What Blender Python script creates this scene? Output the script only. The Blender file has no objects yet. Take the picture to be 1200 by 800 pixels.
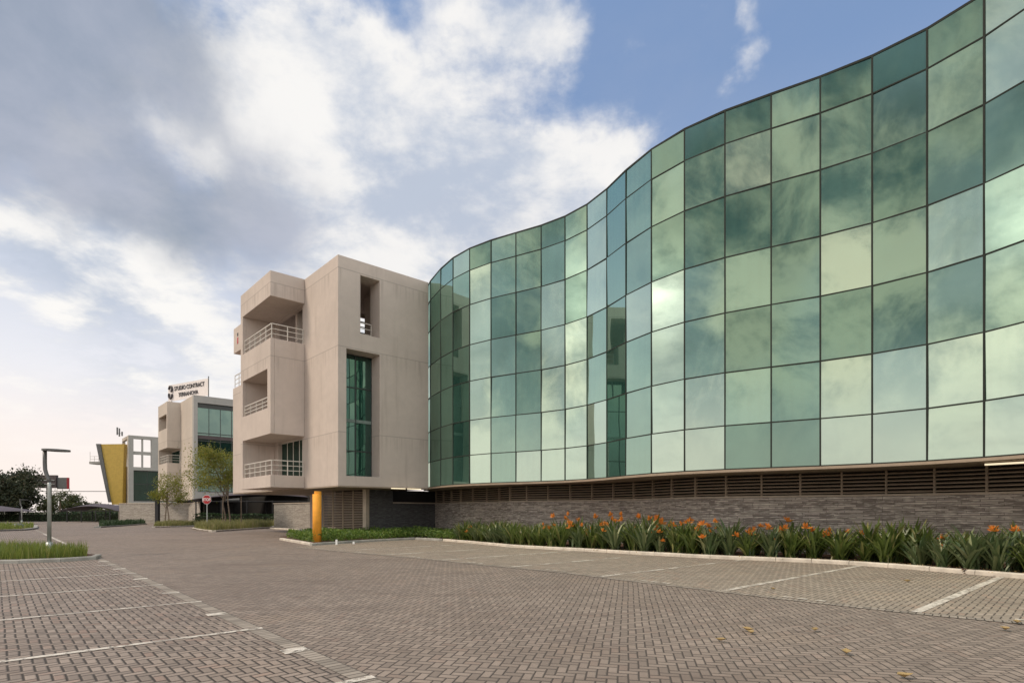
import bpy, bmesh, math, random
from mathutils import Vector, Matrix, noise
random.seed(7)
S = bpy.context.scene
COL = S.collection
EYE = 1.6
R_ = math.radians

# ---------------------------------------------------------------- materials
MATS = {}
class NT:
    def __init__(s, tree): s.t = tree; s.n = tree.nodes; s.l = tree.links
    def node(s, typ, **kw):
        n = s.n.new(typ)
        for k, v in kw.items(): setattr(n, k, v)
        return n
    def put(s, sock, v):
        if isinstance(v, bpy.types.NodeSocket): s.l.new(v, sock)
        elif v is not None: sock.default_value = v
    def m(s, op, a, b=None, c=None, clamp=False):
        n = s.node('ShaderNodeMath', operation=op, use_clamp=clamp)
        s.put(n.inputs[0], a)
        if b is not None: s.put(n.inputs[1], b)
        if c is not None: s.put(n.inputs[2], c)
        return n.outputs[0]
    def v(s, op, a, b=None, scale=None):
        n = s.node('ShaderNodeVectorMath', operation=op)
        s.put(n.inputs[0], a)
        if b is not None: s.put(n.inputs[1], b)
        if scale is not None: s.put(n.inputs['Scale'], scale)
        return n.outputs['Value'] if op in ('DISTANCE', 'LENGTH', 'DOT_PRODUCT') else n.outputs[0]
    def mix(s, f, a, b, blend='MIX'):
        n = s.node('ShaderNodeMix', data_type='RGBA', blend_type=blend)
        s.put(n.inputs[0], f)
        for q, x in ((6, a), (7, b)):
            if isinstance(x, (tuple, list)): x = tuple(x[:3]) + (1,)
            s.put(n.inputs[q], x)
        return n.outputs[2]
    def noise(s, vec, scale, detail=4, rough=.55, out='Fac', dist=0):
        n = s.node('ShaderNodeTexNoise')
        s.put(n.inputs['Vector'], vec); n.inputs['Scale'].default_value = scale
        n.inputs['Detail'].default_value = detail; n.inputs['Roughness'].default_value = rough
        n.inputs['Distortion'].default_value = dist
        return n.outputs[out]
    def step(s, x, lo, hi, a=0., b=1.):
        n = s.node('ShaderNodeMapRange', interpolation_type='SMOOTHSTEP')
        s.put(n.inputs[0], x); n.inputs[1].default_value = lo; n.inputs[2].default_value = hi
        n.inputs[3].default_value = a; n.inputs[4].default_value = b
        return n.outputs[0]
    def lin(s, x, lo, hi, a=0., b=1.):
        n = s.node('ShaderNodeMapRange')
        s.put(n.inputs[0], x); n.inputs[1].default_value = lo; n.inputs[2].default_value = hi
        n.inputs[3].default_value = a; n.inputs[4].default_value = b
        return n.outputs[0]
    def pos(s): return s.node('ShaderNodeNewGeometry').outputs['Position']
    def obj(s): return s.node('ShaderNodeTexCoord').outputs['Object']
    def sep(s, v):
        n = s.node('ShaderNodeSeparateXYZ'); s.put(n.inputs[0], v); return n.outputs
    def comb(s, x, y, z=0.):
        n = s.node('ShaderNodeCombineXYZ')
        for i, q in enumerate((x, y, z)): s.put(n.inputs[i], q)
        return n.outputs[0]
    def bump(s, h, strength=.3, dist=.01):
        n = s.node('ShaderNodeBump'); s.put(n.inputs['Height'], h)
        n.inputs['Strength'].default_value = strength; n.inputs['Distance'].default_value = dist
        return n.outputs[0]

def newmat(name):
    m = bpy.data.materials.new(name); m.use_nodes = True
    t = NT(m.node_tree); b = t.n['Principled BSDF']
    MATS[name] = m
    return m, t, b

def basic(name, col, rough=.6, metal=0., vary=.12, scale=3., bump=.0, bscale=40.):
    m, t, b = newmat(name)
    p = t.pos()
    n = t.noise(p, scale, 5, .6)
    dark = tuple(c * (1 - vary) for c in col); lite = tuple(min(1, c * (1 + vary)) for c in col)
    t.put(b.inputs['Base Color'], t.mix(t.step(n, .3, .7), dark, lite))
    b.inputs['Roughness'].default_value = rough; b.inputs['Metallic'].default_value = metal
    if bump: t.put(b.inputs['Normal'], t.bump(t.noise(p, bscale, 5, .65), bump, .01))
    return m

def concrete(name, col, joints=(), vjoints=()):
    m, t, b = newmat(name)
    p = t.pos(); xyz = t.sep(p)
    big = t.noise(p, .35, 4, .6); mid = t.noise(p, 2.2, 6, .62); fine = t.noise(p, 28, 4, .6)
    streak = t.noise(t.v('MULTIPLY', p, (2.6, 2.6, .22)), 1.0, 5, .6)
    c = t.mix(t.step(big, .3, .7), tuple(x * .93 for x in col), tuple(x * 1.05 for x in col))
    c = t.mix(t.step(mid, .35, .75, 0, .35), c, tuple(x * .82 for x in col))
    c = t.mix(t.step(streak, .54, .76, 0, .32), c, (col[0] * .62, col[1] * .60, col[2] * .58))
    c = t.mix(t.step(fine, .55, .8, 0, .15), c, tuple(x * .75 for x in col))
    zz = xyz[2]
    for j in joints:
        d = t.m('ABSOLUTE', t.m('SUBTRACT', zz, j))
        c = t.mix(t.step(d, .012, .035, .5, 0), c, tuple(x * .45 for x in col))
        dd = t.m('SUBTRACT', j, zz); st = t.noise(t.v('MULTIPLY', p, (5.5, 5.5, .12)), 1.0, 4, .65)
        f = t.m('MULTIPLY', t.m('MULTIPLY', t.step(dd, 0., .04), t.step(dd, .1, 1.3, 1, 0)), t.step(st, .48, .66, 0, .38))
        c = t.mix(f, c, (col[0] * .55, col[1] * .53, col[2] * .50))
    t.put(b.inputs['Base Color'], c)
    b.inputs['Roughness'].default_value = .85
    t.put(b.inputs['Normal'], t.bump(t.m('ADD', t.m('MULTIPLY', mid, .7), t.m('MULTIPLY', fine, .3)), .22, .02))
    return m

def pavers(name, angle, tone, joint, w=.1, jw=.075, red=.25, var=.30, dark_patch=.35):
    """herringbone block paving, angle = rotation of the blocks in plan"""
    m, t, b = newmat(name)
    p = t.pos()
    rot = t.node('ShaderNodeVectorRotate', rotation_type='Z_AXIS')
    t.put(rot.inputs['Vector'], t.v('ADD', p, t.v('SCALE', t.v('SUBTRACT', t.noise(p, 1.3, 2, .5, 'Color'), (.5, .5, .5)), scale=.03)))
    rot.inputs['Angle'].default_value = angle
    xyz = t.sep(t.v('SCALE', rot.outputs[0], scale=1 / w))
    x, y = xyz[0], xyz[1]
    i = t.m('FLOOR', x); j = t.m('FLOOR', y)
    fx = t.m('SUBTRACT', x, i); fy = t.m('SUBTRACT', y, j)
    k = t.m('FLOORED_MODULO', t.m('SUBTRACT', i, j), 4.)
    def eq(v): return t.m('COMPARE', k, float(v), .5)
    k1, k0, k2, k3 = eq(1), eq(0), eq(2), eq(3)
    dL = t.m('MULTIPLY_ADD', k1, 9., fx); dR = t.m('MULTIPLY_ADD', k0, 9., t.m('SUBTRACT', 1., fx))
    dB = t.m('MULTIPLY_ADD', k2, 9., fy); dT = t.m('MULTIPLY_ADD', k3, 9., t.m('SUBTRACT', 1., fy))
    d = t.m('MINIMUM', t.m('MINIMUM', dL, dR), t.m('MINIMUM', dB, dT))
    ai = t.m('SUBTRACT', i, k1); aj = t.m('SUBTRACT', j, k2)
    wn = t.node('ShaderNodeTexWhiteNoise', noise_dimensions='2D')
    t.put(wn.inputs['Vector'], t.comb(ai, aj))
    rv = wn.outputs['Value']; rc = t.sep(wn.outputs['Color'])
    big = t.noise(p, .22, 5, .6); mid = t.noise(p, 1.1, 6, .68); fine = t.noise(p, 60, 3, .6)
    lo = tuple(c * (1 - var) for c in tone); hi = tuple(c * (1 + var) for c in tone)
    c = t.mix(rv, lo, hi)
    c = t.mix(t.step(rc[1], .86, .97, 0, red), c, (tone[0] * 1.35, tone[1] * .92, tone[2] * .8))
    c = t.mix(t.step(big, .42, .72, 0, dark_patch), c, (tone[0] * .62, tone[1] * .58, tone[2] * .58))
    c = t.mix(t.step(mid, .56, .78, 0, .38), c, (tone[0] * 1.3, tone[1] * 1.26, tone[2] * 1.2))
    c = t.mix(t.step(t.noise(p, .8, 5, .7), .6, .74, 0, .35), c, (tone[0] * .5, tone[1] * .46, tone[2] * .44))
    c = t.mix(t.step(t.noise(p, 2.7, 3, .5), .68, .76, 0, .35), c, (tone[0] * 1.25, tone[1] * .86, tone[2] * .68))
    c = t.mix(t.step(t.noise(p, 1.7, 3, .45), .66, .74, 0, .5), c, (tone[0] * .42, tone[1] * .38, tone[2] * .36))
    tr = t.noise(t.v('MULTIPLY', p, (.28, 1.5, 1)), 1., 5, .6)
    c = t.mix(t.step(tr, .50, .70, 0, .42), c, (tone[0] * .55, tone[1] * .50, tone[2] * .48))
    c = t.mix(t.step(t.noise(p, .45, 4, .6), .52, .7, 0, .4), c, (tone[0] * 1.32, tone[1] * 1.26, tone[2] * 1.16))
    c = t.mix(t.step(fine, .4, .75, 0, .22), c, tuple(q * .6 for q in tone))
    jm = t.step(d, jw * .45, jw * 1.55)
    c = t.mix(jm, joint, c)
    t.put(b.inputs['Base Color'], c)
    b.inputs['Roughness'].default_value = .82
    tilt = t.m('MULTIPLY', rv, .35)
    h = t.m('ADD', t.step(d, 0, jw * 2.2), t.m('MULTIPLY', fine, .12))
    t.put(b.inputs['Normal'], t.bump(t.m('ADD', h, tilt), .55, .012))
    return m

def soldier(name, tone, joint, angle, w=.1):
    """a single course of blocks laid side by side along the strip (u of the uv map in metres)"""
    m, t, b = newmat(name)
    uv = t.node('ShaderNodeUVMap'); xyz = t.sep(t.v('SCALE', uv.outputs[0], scale=1 / w))
    i = t.m('FLOOR', xyz[0]); fx = t.m('SUBTRACT', xyz[0], i)
    d = t.m('MINIMUM', t.m('MINIMUM', fx, t.m('SUBTRACT', 1., fx)), t.m('MINIMUM', xyz[1], t.m('SUBTRACT', 2., xyz[1])))
    wn = t.node('ShaderNodeTexWhiteNoise', noise_dimensions='1D'); t.put(wn.inputs['W'], i)
    p = t.pos()
    c = t.mix(wn.outputs['Value'], tuple(q * .75 for q in tone), tuple(q * 1.25 for q in tone))
    c = t.mix(t.step(t.noise(p, 1.5, 5, .65), .45, .75, 0, .35), c, tuple(q * .62 for q in tone))
    c = t.mix(t.step(d, .03, .12), joint, c)
    t.put(b.inputs['Base Color'], c); b.inputs['Roughness'].default_value = .85
    t.put(b.inputs['Normal'], t.bump(t.m('ADD', t.step(d, 0, .16), t.m('MULTIPLY', t.noise(p, 60, 3), .15)), .5, .012))
    return m

def ledgestone(name, ca, cb, cc, scale=1.):
    m, t, b = newmat(name)
    uv = t.node('ShaderNodeUVMap').outputs[0]
    u = t.sep(uv)
    vec = t.v('ADD', uv, t.comb(0., t.m('MULTIPLY', t.noise(t.v('MULTIPLY', uv, (1.2, 5, 1)), 1, 3), .025)))
    br = t.node('ShaderNodeTexBrick', offset=.37, offset_frequency=2, squash=1.6, squash_frequency=3)
    t.put(br.inputs['Vector'], vec)
    br.inputs['Scale'].default_value = 1; br.inputs['Brick Width'].default_value = .42 * scale
    br.inputs['Row Height'].default_value = .052 * scale; br.inputs['Mortar Size'].default_value = .004 * scale
    br.inputs['Mortar Smooth'].default_value = .35; br.inputs['Bias'].default_value = -.1
    br.inputs['Color1'].default_value = (0, 0, 0, 1); br.inputs['Color2'].default_value = (1, 1, 1, 1)
    br.inputs['Mortar'].default_value = (.4, .4, .4, 1)
    r = t.sep(br.outputs['Color'])[0]
    lay = t.noise(t.v('MULTIPLY', uv, (2.2, 16, 1)), 1.3, 5, .65)
    c = t.mix(t.step(r, .1, .9), ca, cb)
    c = t.mix(t.step(lay, .50, .62, 0, .85), c, cc)
    c = t.mix(t.step(t.noise(t.v('MULTIPLY', uv, (1.4, 9, 1)), 1.1, 4, .6), .55, .68, 0, .55), c, tuple(q * .5 for q in ca))
    c = t.mix(br.outputs['Fac'], c, tuple(q * .35 for q in ca))
    t.put(b.inputs['Base Color'], c); b.inputs['Roughness'].default_value = .75
    h = t.m('SUBTRACT', t.m('ADD', t.m('MULTIPLY', r, .6), t.m('MULTIPLY', lay, .6)), br.outputs['Fac'])
    t.put(b.inputs['Normal'], t.bump(h, .9, .03))
    return m

def foliage(name, a, b_, c_=None, rough=.5, trans=.25, scale=1.2):
    m, t, b = newmat(name)
    g = t.node('ShaderNodeNewGeometry')
    r = g.outputs['Random Per Island']
    c = t.mix(r, a, b_)
    if c_: c = t.mix(t.step(t.m('FRACT', t.m('MULTIPLY', r, 7.31)), .72, .95), c, c_)
    n = t.noise(g.outputs['Position'], scale, 3)
    c = t.mix(t.step(n, .35, .7, 0, .45), c, tuple(q * .55 for q in a))
    t.put(b.inputs['Base Color'], c); b.inputs['Roughness'].default_value = rough
    tr = t.node('ShaderNodeBsdfTranslucent'); t.put(tr.inputs['Color'], t.mix(.5, c, tuple(min(1, q * 1.5) for q in b_)))
    mx = t.node('ShaderNodeMixShader'); mx.inputs[0].default_value = trans
    t.l.new(b.outputs[0], mx.inputs[1]); t.l.new(tr.outputs[0], mx.inputs[2])
    t.l.new(mx.outputs[0], t.n['Material Output'].inputs['Surface'])
    return m

def reflective_glass(name, tint, inner, w, rough=.015, bump=.05):
    """coated sun-control glass: tinted mirror coat over a dim interior"""
    m, t, b = newmat(name)
    p = t.pos()
    oi = t.node('ShaderNodeObjectInfo').outputs['Random']
    inn = t.mix(t.step(t.noise(p, .6, 3), .35, .7), inner, tuple(q * 1.7 for q in inner))
    # a pulled blind behind some of the panes: fine vertical slats
    slat = t.m('FRACT', t.m('MULTIPLY', t.m('ADD', t.sep(p)[0], t.sep(p)[1]), 9.))
    blind = t.m('MULTIPLY', t.step(t.m('FRACT', t.m('MULTIPLY', oi, 5.7)), .55, .6), t.step(slat, .2, .5, .25, .5))
    inn = t.mix(blind, inn, tuple(min(1, q * 2.6) for q in inner))
    t.put(b.inputs['Base Color'], inn); b.inputs['Roughness'].default_value = .5; b.inputs['Specular IOR Level'].default_value = 0.
    gl = t.node('ShaderNodeBsdfGlossy'); gl.inputs['Roughness'].default_value = rough
    tv = t.mix(t.lin(oi, 0, 1, 0, .25), tint, tuple(q * .72 for q in tint))
    t.put(gl.inputs['Color'], tv)
    nz = t.noise(t.v('ADD', p, t.v('SCALE', t.comb(oi, oi, oi), scale=37.)), .55, 1, .4)
    bp = t.bump(nz, bump, .12); t.put(gl.inputs['Normal'], bp)
    mx = t.node('ShaderNodeMixShader'); mx.inputs[0].default_value = w
    t.l.new(b.outputs[0], mx.inputs[1]); t.l.new(gl.outputs[0], mx.inputs[2])
    t.l.new(mx.outputs[0], t.n['Material Output'].inputs['Surface'])
    return m

def emit(name, col, strength):
    m, t, b = newmat(name)
    b.inputs['Base Color'].default_value = (*col, 1)
    b.inputs['Emission Color'].default_value = (*col, 1); b.inputs['Emission Strength'].default_value = strength
    return m

LDIR = Vector((-.688, .726, 0)).normalized()
RDIR = Vector((.7656, .6439, 0)).normalized()
ANG_L = math.atan2(LDIR.y, LDIR.x)

M_conc = concrete('concrete', (.575, .492, .435), joints=(5.9, 10.55, 14.78))
M_conc2 = concrete('concrete_far', (.56, .485, .415), joints=(6.5, 10.5))
M_strip = concrete('concrete_grey', (.40, .385, .36))
M_soff = basic('soffit', (.36, .29, .22), .8, bump=.1, vary=.1)
M_road = pavers('road_pavers', R_(12), (.285, .230, .190), (.075, .060, .050), jw=.085, var=.20, red=.12, dark_patch=.55)
M_bayL = pavers('bay_pavers', -ANG_L, (.288, .233, .195), (.048, .038, .030), jw=.10, var=.24, dark_patch=.25)
M_bayR = pavers('bay_pavers_right', -ANG_L, (.365, .305, .245), (.085, .070, .055), jw=.10, var=.18, dark_patch=.15)
M_sold = soldier('border_pavers', (.32, .275, .23), (.06, .05, .04), 0)
M_kerb = basic('kerb_concrete', (.60, .54, .46), .85, vary=.18, scale=2.5, bump=.25)
M_kerbg = basic('kerb_grey', (.33, .32, .29), .85, vary=.2, scale=2.5, bump=.25)
M_stone = ledgestone('ledgestone', (.30, .255, .225), (.58, .51, .455), (.86, .79, .70), 1.3)
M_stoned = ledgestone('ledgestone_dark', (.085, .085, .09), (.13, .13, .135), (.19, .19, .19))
M_stonef = ledgestone('ledgestone_pale', (.33, .29, .25), (.48, .43, .37), (.56, .51, .45), 1.5)
M_cap = basic('coping', (.50, .42, .34), .75)
M_louv = basic('louvre_metal', (.34, .265, .195), .55, vary=.08)
M_louvp = basic('louvre_panel_tan', (.42, .34, .25), .6, vary=.08)
M_dark = basic('dark_void', (.018, .015, .013), .9)  # near-black colour stands in for shade inside recesses and voids
M_mull = basic('mullion', (.016, .020, .016), .85, vary=.1)
M_frame = basic('dark_frame', (.03, .035, .035), .4)
M_rail = basic('rail_metal', (.62, .58, .52), .45, vary=.06)
M_yel = basic('orange_paint', (.84, .36, .035), .75, vary=.16, scale=2.2, bump=.3, bscale=12)
M_must = basic('mustard_paint', (.50, .335, .07), .6, vary=.08)
M_black = basic('black_metal', (.02, .02, .022), .5)
M_galv = basic('galvanised', (.44, .46, .45), .42, .35, vary=.1)
M_lampd = basic('lamp_dark', (.12, .12, .12), .4)
M_lens = basic('lamp_lens', (.5, .52, .5), .3)
M_white = basic('white_paint', (.8, .8, .78), .5, vary=.04)
M_spand = basic('spandrel_green', (.16, .21, .19), .5)
M_red = basic('red_sign', (.45, .012, .018), .45, vary=.05)
M_soil = basic('mulch', (.10, .055, .035), .95, vary=.5, scale=14, bump=.8, bscale=25)
M_earth = basic('earth', (.16, .15, .09), .95, vary=.3, scale=.6)
M_shade = basic('shade_cloth', (.10, .085, .10), .85, vary=.1)
M_board = basic('billboard_back', (.085, .065, .065), .7, vary=.15)
M_bark = basic('bark', (.20, .15, .11), .9, vary=.3, scale=8, bump=.6)
M_letter = basic('sign_letters', (.05, .045, .05), .5)
M_pink = basic('sign_face', (.82, .76, .74), .5, vary=.03)
M_lit = emit('tube_light', (1., .84, .58), .75)
M_line = None
M_leafA = foliage('strap_leaf', (.045, .085, .020), (.20, .26, .065), (.36, .34, .13), .34, .35)
M_leafB = foliage('grey_strap_leaf', (.07, .12, .045), (.21, .25, .11), (.34, .36, .18), .42, .15)
M_flow = foliage('orange_petal', (.72, .22, .035), (.86, .38, .07), None, .5, .3)
M_bud = foliage('pale_bud', (.40, .48, .20), (.55, .60, .32), None, .5, .3)
M_grass = foliage('grass', (.10, .15, .025), (.22, .27, .05), (.34, .32, .10), .6, .35)
M_grass2 = foliage('veld_grass', (.16, .17, .055), (.30, .29, .10), (.42, .33, .20), .6, .35)
M_cover = foliage('ground_cover', (.06, .13, .022), (.19, .29, .05), (.30, .36, .09), .5, .35)
M_tree1 = foliage('dark_tree_leaves', (.022, .034, .016), (.055, .068, .028), (.09, .075, .035), .6, .15, .25)
M_tree2 = foliage('young_tree_leaves', (.11, .145, .02), (.26, .26, .035), (.36, .26, .05), .55, .35, .8)
M_tree3 = foliage('bush_leaves', (.05, .075, .025), (.12, .14, .05), (.20, .17, .07), .6, .25, .3)
M_hedge = foliage('hedge_leaves', (.018, .045, .014), (.045, .085, .026), None, .5, .15)
M_dead = foliage('dry_leaf', (.38, .25, .10), (.55, .42, .20), None, .7, .2)
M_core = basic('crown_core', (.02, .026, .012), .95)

def paint_mat(name='worn_line_paint', lo=.34, keep=.45):
    m, t, b = newmat(name)
    p = t.pos()
    b.inputs['Roughness'].default_value = .7
    c = t.mix(t.step(t.noise(p, 9, 5, .7), .35, .75), (.74, .68, .60), (.50, .45, .38))
    t.put(b.inputs['Base Color'], c)
    tr = t.node('ShaderNodeBsdfTransparent'); mx = t.node('ShaderNodeMixShader')
    f = t.m('MULTIPLY', t.step(t.noise(p, 7, 6, .75), .36, .50), t.step(t.noise(p, 1.1, 3, .6), lo, lo + .16, keep, 1.))
    t.put(mx.inputs[0], f)
    t.l.new(tr.outputs[0], mx.inputs[1]); t.l.new(b.outputs[0], mx.inputs[2])
    t.l.new(mx.outputs[0], t.n['Material Output'].inputs['Surface'])
    return m
M_line = paint_mat(); M_line2 = paint_mat('faded_line_paint', .40, .22)

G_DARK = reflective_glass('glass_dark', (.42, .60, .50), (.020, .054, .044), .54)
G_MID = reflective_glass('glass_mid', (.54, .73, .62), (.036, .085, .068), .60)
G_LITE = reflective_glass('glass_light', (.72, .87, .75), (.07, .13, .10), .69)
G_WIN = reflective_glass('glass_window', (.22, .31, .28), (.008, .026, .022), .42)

# ---------------------------------------------------------------- mesh helpers
class MB:
    def __init__(s): s.v = []; s.f = []; s.uv = {}
    def quad(s, a, b, c, d, uv=None):
        n = len(s.v); s.v += [Vector(a), Vector(b), Vector(c), Vector(d)]
        if uv: s.uv[len(s.f)] = uv
        s.f.append((n, n + 1, n + 2, n + 3)); return s
    def tri(s, a, b, c):
        n = len(s.v); s.v += [Vector(a), Vector(b), Vector(c)]; s.f.append((n, n + 1, n + 2))
    def hexa(s, p):      # 8 corners: bottom 4 ccw, top 4 ccw
        n = len(s.v); s.v += [Vector(q) for q in p]
        for f in ((0, 3, 2, 1), (4, 5, 6, 7), (0, 1, 5, 4), (1, 2, 6, 5), (2, 3, 7, 6), (3, 0, 4, 7)):
            s.f.append(tuple(n + i for i in f))
        return s
    def box(s, x0, x1, y0, y1, z0, z1):
        return s.hexa([(x0, y0, z0), (x1, y0, z0), (x1, y1, z0), (x0, y1, z0), (x0, y0, z1), (x1, y0, z1), (x1, y1, z1), (x0, y1, z1)])
    def prism(s, pts, z0, z1, cap=True):
        n = len(s.v); k = len(pts)
        s.v += [Vector((p[0], p[1], z0)) for p in pts] + [Vector((p[0], p[1], z1)) for p in pts]
        if cap:
            s.f.append(tuple(n + i for i in reversed(range(k)))); s.f.append(tuple(n + k + i for i in range(k)))
        for i in range(k):
            j = (i + 1) % k; s.f.append((n + i, n + j, n + k + j, n + k + i))
        return s
    def tube(s, pts, rad, seg=10, cap=True):
        pts = [Vector(p) for p in pts]
        if not isinstance(rad, (list, tuple)): rad = [rad] * len(pts)
        n0 = len(s.v); up = None
        for i, p in enumerate(pts):
            d = (pts[min(i + 1, len(pts) - 1)] - pts[max(i - 1, 0)]).normalized()
            if up is None:
                up = Vector((0, 0, 1)) if abs(d.z) < .9 else Vector((1, 0, 0))
            a = d.cross(up).normalized(); b = a.cross(d).normalized(); up = b
            for k in range(seg):
                th = 2 * math.pi * k / seg
                s.v.append(p + (a * math.cos(th) + b * math.sin(th)) * rad[i])
        for i in range(len(pts) - 1):
            for k in range(seg):
                k2 = (k + 1) % seg
                s.f.append((n0 + i * seg + k, n0 + i * seg + k2, n0 + (i + 1) * seg + k2, n0 + (i + 1) * seg + k))
        if cap:
            s.f.append(tuple(n0 + k for k in reversed(range(seg)))); s.f.append(tuple(n0 + (len(pts) - 1) * seg + k for k in range(seg)))
        return s
    def bar(s, a, b, w, h=None):     # square bar between two points
        h = h or w
        a, b = Vector(a), Vector(b); d = (b - a).normalized()
        u = Vector((0, 0, 1)) if abs(d.z) < .95 else RDIR
        sd = d.cross(u).normalized() * (w / 2); up = sd.cross(d).normalized() * (h / 2)
        return s.hexa([a - sd - up, a + sd - up, b + sd - up, b - sd - up, a - sd + up, a + sd + up, b + sd + up, b - sd + up])
    def leafquad(s, c, sz, asp=.6):
        n = Vector((random.gauss(0, 1), random.gauss(0, 1), random.gauss(.4, 1))).normalized()
        a = n.orthogonal().normalized(); a.rotate(Matrix.Rotation(random.uniform(0, 6.28), 3, n)); b = n.cross(a)
        a = a * sz * .5; b = b * sz * .5 * asp
        s.quad(c - a, c - b * .9 + n * sz * .08, c + a, c + b * .9 + n * sz * .08)
    def build(s, name, mat, parent=None, smooth=False, bevel=0., local=None, recalc=True):
        me = bpy.data.meshes.new(name)
        off = Vector(local) if local else Vector((0, 0, 0))
        me.from_pydata([v - off for v in s.v], [], s.f)
        if s.uv:
            l = me.uv_layers.new(name='UVMap')
            for fi, uvs in s.uv.items():
                pl = me.polygons[fi]
                for q, li in enumerate(pl.loop_indices): l.data[li].uv = uvs[q]
        me.materials.append(mat)
        if recalc:
            bm = bmesh.new(); bm.from_mesh(me)
            bmesh.ops.remove_doubles(bm, verts=bm.verts, dist=1e-5) if bevel else None
            bmesh.ops.recalc_face_normals(bm, faces=bm.faces); bm.to_mesh(me); bm.free()
        if smooth:
            for p in me.polygons: p.use_smooth = True
        o = bpy.data.objects.new(name, me); COL.objects.link(o)
        if parent: o.parent = parent
        elif local: o.location = off
        if bevel:
            md = o.modifiers.new('b', 'BEVEL'); md.width = bevel; md.segments = 2; md.limit_method = 'ANGLE'
        return o

def tag(o, label=None, cat=None, group=None, kind=None):
    if label: o['label'] = label
    if cat: o['category'] = cat
    if group: o['group'] = group
    if kind: o['kind'] = kind
    return o
def thing(name, label, cat, loc=(0, 0, 0), group=None, rz=0):
    o = bpy.data.objects.new(name, None); COL.objects.link(o); o.empty_display_size = .3
    o.location = loc; o.rotation_euler = (0, 0, rz)
    return tag(o, label, cat, group)
def structure(name, mb, mat, **k):
    o = mb.build(name, mat, **k); o['kind'] = 'structure'; return o
def copy_tree(o, parent=None):
    c = o.copy(); COL.objects.link(c); c.parent = parent
    for ch in o.children: copy_tree(ch, c)
    return c

class Frame:   # oblique building frame: a along RDIR, b along LDIR
    def __init__(s, x, y): s.o = Vector((x, y, 0))
    def p(s, a, b, z): return s.o + RDIR * a + LDIR * b + Vector((0, 0, z))
    def box(s, mb, a0, a1, b0, b1, z0, z1):
        mb.hexa([s.p(a0, b0, z0), s.p(a1, b0, z0), s.p(a1, b1, z0), s.p(a0, b1, z0), s.p(a0, b0, z1), s.p(a1, b0, z1), s.p(a1, b1, z1), s.p(a0, b1, z1)])
    def wall(s, mb, plane, c0, c1, u0, u1, z0, z1, holes):
        """wall slab; plane 'a' = runs along b at a in c0..c1, 'b' = runs along a at b in c0..c1; holes = (u0,u1,z0,z1)"""
        us = sorted({u0, u1, *[h[0] for h in holes], *[h[1] for h in holes]}); zs = sorted({z0, z1, *[h[2] for h in holes], *[h[3] for h in holes]})
        us = [u for u in us if u0 <= u <= u1]; zs = [z for z in zs if z0 <= z <= z1]
        def P(c, u, z): return s.p(c, u, z) if plane == 'a' else s.p(u, c, z)
        def solid(i, j):
            if i < 0 or j < 0 or i >= len(us) - 1 or j >= len(zs) - 1: return False
            uc, zc = (us[i] + us[i + 1]) / 2, (zs[j] + zs[j + 1]) / 2
            return not any(h[0] < uc < h[1] and h[2] < zc < h[3] for h in holes)
        for i in range(len(us) - 1):
            for j in range(len(zs) - 1):
                if not solid(i, j): continue
                A, B, C, D = us[i], us[i + 1], zs[j], zs[j + 1]
                for c in (c0, c1): mb.quad(P(c, A, C), P(c, B, C), P(c, B, D), P(c, A, D))
                if not solid(i - 1, j): mb.quad(P(c0, A, C), P(c1, A, C), P(c1, A, D), P(c0, A, D))
                if not solid(i + 1, j): mb.quad(P(c0, B, C), P(c1, B, C), P(c1, B, D), P(c0, B, D))
                if not solid(i, j - 1): mb.quad(P(c0, A, C), P(c1, A, C), P(c1, B, C), P(c0, B, C))
                if not solid(i, j + 1): mb.quad(P(c0, A, D), P(c1, A, D), P(c1, B, D), P(c0, B, D))

# ---------------------------------------------------------------- ground
def gp(px, py, h=0.):      # reading the survey: a photo point that stands at height h on flat ground -> plan position
    z = (EYE - h) * 640 / (py - 598.5); return ((px - 600) / 640 * z, z)

g = MB(); g.quad((-700, -300, -.03), (700, -300, -.03), (700, 1500, -.03), (-700, 1500, -.03)); structure('ground', g, M_earth)
g = MB(); g.quad((-95, -25, 0), (30, -25, 0), (30, 84, 0), (-95, 84, 0)); structure('road', g, M_road)

B0 = Vector((-1.33, 5.26, 0))          # left bays: border line runs along LDIR through B0
def bl(t, s=0., z=0.): return B0 + LDIR * t - RDIR * s + Vector((0, 0, z))   # s to the left of the border
g = MB(); g.quad(bl(-14, .2, .004), bl(57, .2, .004), bl(57, 40, .004), bl(-14, 40, .004)); structure('parking_bays', g, M_bayL)
g = MB(); g.quad(bl(-14, 0, .006), bl(57, 0, .006), bl(57, .2, .006), bl(-14, .2, .006), uv=((0, 0), (71, 0), (71, .2), (0, .2)))
structure('paver_border', g, M_sold)

# right bays: curved boundary to kerb
BR = [(-9.5, 24.2), (-6.2, 21.2), (-2.9, 18.4), (-.8, 16.3), (1.28, 14.4), (2.43, 13.0), (3.6, 11.65), (4.85, 10.2), (6.35, 8.65), (7.36, 7.85), (8.3, 7.0), (9.6, 5.6), (11, 3.5)]
KR = [(-5.4, 30.6), (-4.5, 29.9), (-3.7, 29.1), (-2.1, 27.1), (0, 24.1), (1.7, 22.6), (3.3, 21.3), (5.9, 19.0), (8.2, 17.5), (9.4, 16.75), (10.3, 15.9), (10.95, 14.9), (11.55, 13.8), (12.1, 12.8), (12.6, 11.2), (13.0, 9.6), (13.3, 8), (13.9, 5.8), (14.6, 3.5)]
g = MB(); g.prism(BR + KR[::-1] + [(-9.4, 25.9)], -.02, .004)
structure('parking_bays', g, M_bayR)

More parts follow.
